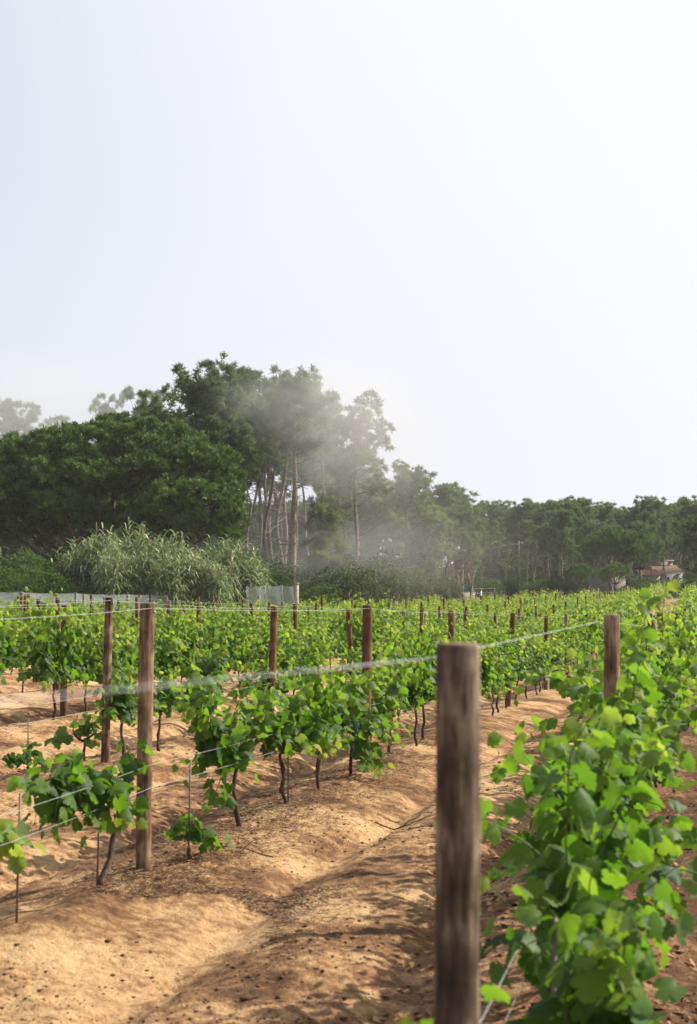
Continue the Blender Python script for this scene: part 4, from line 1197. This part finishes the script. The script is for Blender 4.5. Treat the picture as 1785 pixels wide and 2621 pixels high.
M_POLE = wood_mat('pole_wood', (.08, .06, .045), (.20, .155, .12), (.32, .26, .20), (6, 6, .6))
def utility_pole(px, d, top, label, r=.13, arm=True):
    b = at(px, 1500, d); z = gz(b.x, d); h = at(px, top, d).z - z
    o = thing('utility_pole', label, 'pole', (b.x, d, z))
    a = Acc(); a.tube([(0, 0, -.3), (.03, 0, h * .5), (.04, 0, h)], [r * 1.1, r, r * .8], 10); obj('pole_shaft', a.mesh('pole_shaft', M_POLE), o)
    if arm:
        a = Acc(); a.tube([(.04, 0, h - .35), (.35, -.05, h - .28)], .03, 6); obj('bracket', a.mesh('bracket', M_GALV), o)
        for xx, zz in ((.4, h - .30), (-.12, h - .45)):
            a = Acc(); a.tube([(xx, -.05, zz), (xx, -.05, zz + .08), (xx, -.05, zz + .16)], [.04, .06, .03], 8); obj('insulator', a.mesh('insulator', plain('white_ceramic', (.7, .7, .68), .3, 0, .05)), o)
    return Vector((b.x, d, z + h))
p1 = utility_pole(1328, 155, 1384, 'wooden utility pole in front of the dark wood')
utility_pole(1452, 150, 1420, 'thin grey pole right of the pale forked pine', .07, False)
for i, (px, py, dd) in enumerate([(1195, 1408, 150), (1140, 1440, 150)]):
    q = at(px, py, dd); a = Acc()
    s = p1 + Vector((-.12, -.05, -.3 - .5 * i))
    a.tube([s, s.lerp(q, .33) + Vector((0, 0, -.12)), s.lerp(q, .66) + Vector((0, 0, -.12)), q], .009, 5)
    obj('overhead_cable', a.mesh('overhead_cable', plain('cable', (.14, .14, .14), .5, 0, .1)), None, None, ['upper overhead cable running left from the utility pole', 'lower overhead cable running left from the utility pole'][i], 'cable')

M_PLAST = plain('pale_plaster', (.30, .265, .225), .9, 0, .15, 2)
M_PLASTG = plain('grey_plaster', (.30, .28, .26), .9, 0, .2, 2)
M_TILE = plain('roof_tile', (.24, .16, .115), .85, 0, .35, 9)
M_TILEO = plain('orange_roof_tile', (.26, .14, .09), .85, 0, .3, 9)
M_DARK = plain('dark_opening', (.02, .02, .022), .3, 0, .2)
def house():
    D = 176.0
    b = at(1715, 1500, D); z = gz(b.x, D); zz = lambda py: at(1715, py, D).z - z
    X = lambda px: at(px, 1500, D).x - b.x
    o = thing('house', 'pale house with brown tiled roof half hidden by pines at the right', 'house', (b.x, D, z))
    a = Acc(); a.box(X(1676), X(1748), 0, 7, -.3, zz(1468)); obj('wall', a.mesh('wall', M_PLASTG, False), o)
    a = Acc(); a.box(X(1680), X(1738), 3.2, 7.2, zz(1468) + .01, zz(1436)); obj('upper_wall', a.mesh('upper_wall', M_PLAST, False), o)
    a = Acc(); a.box(X(1678), X(1741), 3.0, 7.4, zz(1436), zz(1432)); obj('parapet', a.mesh('parapet', M_PLAST, False), o)
    a = Acc(); zl, zh = zz(1467), zz(1446)
    n = 26
    for i in range(n):
        xa = X(1676) + (X(1748) - X(1676)) * i / n; w = (X(1748) - X(1676)) / n
        a.tube([(xa + w / 2, -.4, zl + .05), (xa + w / 2, 3.3, zh)], w * .5, 6)
    obj('roof', a.mesh('roof', M_TILE), o, 'stuff')
    a = Acc(); a.box(X(1674), X(1750), -.5, -.3, zl - .12, zl + .03); obj('eave', a.mesh('eave', M_PLAST, False), o)
    for pa, pb in ((1684, 1694), (1704, 1714), (1726, 1734)):
        a = Acc(); a.box(X(pa), X(pb), -.05, .02, zz(1494), zz(1478)); w = obj('window', a.mesh('window', M_DARK, False), o)
        a = Acc(); a.box(X(pa) - .08, X(pb) + .08, -.10, -.003, zz(1494) - .1, zz(1494) - .01); obj('sill', a.mesh('sill', M_PLAST, False), w)
    # lower wing with the orange roof
    D2 = 172.0; b2 = at(1650, 1500, D2)
    o2 = thing('annex', 'low annex with orange tiled roof left of the pale house', 'house', (b2.x, D2, gz(b2.x, D2)))
    z2 = gz(b2.x, D2); Z2 = lambda py: at(1650, py, D2).z - z2; X2 = lambda px: at(px, 1500, D2).x - b2.x
    a = Acc(); a.box(X2(1640), X2(1690), 0, 3.2, -.3, Z2(1474)); obj('wall', a.mesh('wall', M_PLASTG, False), o2)
    a = Acc(); n = 24
    for i in range(n):
        w = (X2(1692) - X2(1638)) / n; xa = X2(1638) + w * (i + .5); a.tube([(xa, -.35, Z2(1473)), (xa, 2.2, Z2(1458))], w * .5, 6)
    obj('roof', a.mesh('roof', M_TILEO), o2, 'stuff')
    for pa, pb in ((1646, 1653), (1660, 1670)):
        a = Acc(); a.box(X2(pa), X2(pb), -.05, .02, Z2(1495), Z2(1482)); obj('window', a.mesh('window', M_DARK, False), o2)
    # long garden wall
    D3 = 152.0; b3 = at(1556, 1500, D3); z3 = gz(b3.x, D3); Z3 = lambda py: at(1556, py, D3).z - z3; X3 = lambda px: at(px, 1500, D3).x - b3.x
    o3 = thing('garden_wall', 'long pale wall behind the small round trees', 'wall', (b3.x, D3, z3))
    a = Acc(); a.box(X3(1508), X3(1602), 0, .25, -.3, Z3(1468)); obj('wall_body', a.mesh('wall_body', M_PLAST, False), o3)
    a = Acc(); a.box(X3(1507), X3(1603), -.04, .29, Z3(1468), Z3(1466)); obj('coping', a.mesh('coping', M_TILE, False), o3)
    a = Acc(); a.box(X3(1590), X3(1606), -.5, -.1, -.1, Z3(1500)); obj('orange_base', a.mesh('orange_base', M_TILEO, False), o3)
house()

# ================================================================== LITTER ON THE SOIL
def litter():
    rs = np.random.RandomState(91)
    # straw and pruned twigs along the ridges
    n = 52000
    r = rs.choice([0, 1, 1, 1, 2], n); d = 5.0 + 16 * rs.rand(n) ** 1.4
    off = rs.randn(n) * .24 + .08
    c = np.array(ROW_C)[r]
    m2 = rs.rand(n) < .32                                  # a brown drift lying in the furrow on the near left
    d = np.where(m2, rs.uniform(4.8, 8.2, n), d); c = np.where(m2, ROW_C[1], c); off = np.where(m2, .58 + .32 * rs.randn(n), off)
    x = c + ROW_S * d + off
    keep = fbm(x * .9 + 40, d * .7, 2) > -.18
    x, d = x[keep], d[keep]; n = len(x)
    z = ground(x, d)
    az = ROW_ANG + rs.randn(n) * .9; L = .02 + .11 * rs.rand(n) ** 2; w = rs.uniform(.0010, .0024, n)
    dx, dy = np.cos(az), np.sin(az)
    p = np.stack([x, d, z + .006 + .012 * rs.rand(n)], -1); u = np.stack([dx, dy, rs.randn(n) * .12], -1); s = np.stack([-dy, dx, np.zeros(n)], -1)
    a = p - u * L[:, None] / 2; b = p + u * L[:, None] / 2; h = np.array([0, 0, .003])
    v = np.stack([a - s * w[:, None], a + s * w[:, None], p + h + u * 0, b], 1).reshape(-1, 3)
    i = np.arange(n)[:, None] * 4
    t = np.concatenate([i + np.array([[0, 1, 2]]), i + np.array([[0, 3, 1]]), i + np.array([[0, 2, 3]]), i + np.array([[1, 3, 2]])])
    m = tone_mat('straw_bits', [(0, (.045, .025, .015)), (.6, (.13, .068, .035)), (1, (.32, .21, .12))])
    obj('straw_litter', mesh_np('straw_litter', v, t, np.repeat(rs.rand(n), 4), m), None, 'stuff', 'dry straw and pruned twigs strewn along the vine ridges')
    # soil crumbs
    n = 60000
    d = 4.6 + 15 * rs.rand(n) ** 1.5; x = rs.uniform(-.30, .30, n) * (d + 1)
    cl = fbm(x * 1.1 + 7, d * .8 + 3, 3); keep = cl > rs.uniform(-.35, .45, n)
    x, d = x[keep], d[keep]; n = len(x)
    z = ground(x, d); sz = .0014 + .010 * rs.rand(n) ** 9 + .003 * rs.rand(n)
    ico = norm(np.array([(.2, .1, 1), (1, 0, .1), (.1, 1, .2), (-1, .2, 0), (0, -1, .1), (0, 0, -1.)]))
    it = np.array([(0, 1, 2), (0, 2, 3), (0, 3, 4), (0, 4, 1), (5, 2, 1), (5, 3, 2), (5, 4, 3), (5, 1, 4)])
    sh = sz[:, None, None] * ico[None] * rs.uniform(.6, 1.4, (n, 6, 1)) * np.stack([rs.uniform(.8, 1.8, n), rs.uniform(.8, 1.8, n), rs.uniform(.5, .9, n)], -1)[:, None, :]
    v = (sh + np.stack([x, d, z + sz * .3], -1)[:, None, :]).reshape(-1, 3)
    t = (it[None] + (np.arange(n) * 6)[:, None, None]).reshape(-1, 3)
    m = tone_mat('soil_crumb', [(0, (.05, .024, .013)), (.6, (.14, .068, .035)), (1, (.30, .18, .09))], .95)
    obj('soil_crumbs', mesh_np('soil_crumbs', v, t, np.repeat(rs.rand(n), 6), m), None, 'stuff', 'dark soil crumbs and clods scattered over the sand')
    # fallen brown leaves on the right
    n = 2600
    d = 4.6 + 9 * rs.rand(n) ** 1.5; x = -.467 + ROW_S * d + rs.uniform(-.9, 1.3, n)
    z = ground(x, d); lv = []
    for i in range(n):
        az = rs.uniform(0, 6.28); y = np.array([math.cos(az), math.sin(az), rs.randn() * .25]); y = norm(y)
        nn = norm(np.array([0, 0, 1]) + rs.randn(3) * .4); nn = norm(nn - y * np.dot(nn, y))
        lv.append((np.array([x[i], d[i], z[i] + .012]), y, nn, rs.uniform(.012, .045), rs.rand()))
    v, t, a = leaves_np(lv, 1, rs)
    m = tone_mat('dry_leaf', [(0, (.07, .03, .016)), (.5, (.20, .10, .05)), (1, (.36, .22, .12))])
    obj('dry_leaf_litter', mesh_np('dry_leaf_litter', v, t, a, m), None, 'stuff', 'brown leaf crumbs over the soil under the nearest vines')
    # single pruned twigs
    for i, (px, d, L, az, lab) in enumerate([(1120, 11.9, .55, .3, 'forked pruned twig lying on the sand by the hidden post'), (960, 10.9, .45, -.2, 'straight pale twig on the ridge below the second row'), (700, 8.9, .4, 2.6, 'short dark twig lying in the furrow')]):
        q = at(px, 1900, d); a = Acc()
        g = gz(q.x, d)
        pts = limb((0, 0, .02), (math.cos(az), math.sin(az), .05), L, 0, rs, 6, .2)
        pts[:, 2] = [float(ground(q.x + p[0], d + p[1])) - g + .015 + .01 * rs.rand() for p in pts]
        a.tube(pts, np.linspace(.006, .003, 7), 5)
        a.tube([pts[3], pts[3] + np.array([.05, .08, .03]), pts[3] + np.array([.13, .12, .05])], [.004, .003, .002], 5)
        obj('pruned_twig', a.mesh('pruned_twig', M_BARK), None, None, lab, 'twig', None, (q.x, d, g))
litter()

# ================================================================== HAZE AND MIST
def vol_mat(name, density, color=(1, 1, 1), aniso=0.0, patch=None):
    m, nt, out = new_mat(name); L = nt.links
    pv = N(nt, 'ShaderNodeVolumePrincipled')
    pv.inputs['Color'].default_value = (*color, 1); pv.inputs['Density'].default_value = density; pv.inputs['Anisotropy'].default_value = aniso
    if patch:
        tc = N(nt, 'ShaderNodeTexCoord')
        ln = N(nt, 'ShaderNodeVectorMath', operation='LENGTH'); L.new(tc.outputs['Object'], ln.inputs[0])
        mr = N(nt, 'ShaderNodeMapRange', interpolation_type='SMOOTHSTEP'); mr.inputs['From Min'].default_value = 1.0; mr.inputs['From Max'].default_value = .15
        L.new(ln.outputs['Value'], mr.inputs['Value'])
        nz = N(nt, 'ShaderNodeTexNoise', i_Scale=patch, i_Detail=2.0); L.new(tc.outputs['Object'], nz.inputs['Vector'])
        nr = N(nt, 'ShaderNodeMapRange'); nr.inputs['From Min'].default_value = .32; nr.inputs['From Max'].default_value = .68; nr.inputs['To Min'].default_value = .15; nr.inputs['To Max'].default_value = 1.6
        L.new(nz.outputs['Fac'], nr.inputs['Value'])
        a = N(nt, 'ShaderNodeMath', operation='MULTIPLY'); L.new(mr.outputs['Result'], a.inputs[0]); L.new(nr.outputs['Result'], a.inputs[1])
        b = N(nt, 'ShaderNodeMath', operation='MULTIPLY'); b.inputs[1].default_value = density; L.new(a.outputs[0], b.inputs[0])
        L.new(b.outputs[0], pv.inputs['Density'])
    L.new(pv.outputs[0], out.inputs['Volume'])
    return m
a = Acc(); a.box(-450, 450, -420, 440, -3.0, 22.0)
hz = obj('haze', a.mesh('haze', vol_mat('haze', .00028, (.97, .98, 1.0)), False), None, 'stuff', 'thin pale sea haze over the whole vineyard')

def ico_mesh(name, mat):
    n, m = 24, 14; V = [(0, 0, -1)]; T = []
    for j in range(1, m):
        la = -math.pi / 2 + math.pi * j / m
        for i in range(n):
            V.append((math.cos(la) * math.cos(2 * math.pi * i / n), math.cos(la) * math.sin(2 * math.pi * i / n), math.sin(la)))
    V.append((0, 0, 1)); top = len(V) - 1
    for i in range(n):
        T.append((0, 1 + (i + 1) % n, 1 + i)); T.append((top, 1 + (m - 2) * n + i, 1 + (m - 2) * n + (i + 1) % n))
        for j in range(m - 2):
            a_, b_, c_, d_ = 1 + j * n + i, 1 + j * n + (i + 1) % n, 1 + (j + 1) * n + (i + 1) % n, 1 + (j + 1) * n + i
            T += [(a_, b_, c_), (a_, c_, d_)]
    return mesh_np(name, np.array(V), np.array(T), None, mat)
def mist(px, py, d, rx, rz, ry, dens, label, patch=2.2):
    c = at(px, py, d)
    o = obj('mist', ico_mesh('mist', vol_mat('mist', dens, (.86, .855, .84), 0.0, patch)), None, 'stuff', label, None, None, c)
    o.scale = (rx, ry, rz)
    return o
mist(915, 1110, 84, 6.8, 5.4, 5.0, .11, 'white mist drifting through the crown of the tall misty pine', 1.3)
mist(900, 1420, 86, 13.0, 3.6, 4.0, .05, 'low mist around the bushes at the foot of the pines', 1.3)
mist(30, 1050, 112, 20, 7.0, 9.0, .06, 'mist behind the round stone pine hiding the far left crowns', 1.3)
mist(795, 1005, 82, 7.0, 3.9, 4.0, .09, 'mist trailing through the tops of the tall pines', 1.3)
mist(960, 1270, 96, 16.0, 9.0, 11.0, .011, 'thin broad mist bank hanging before the middle of the wood', 1.1)
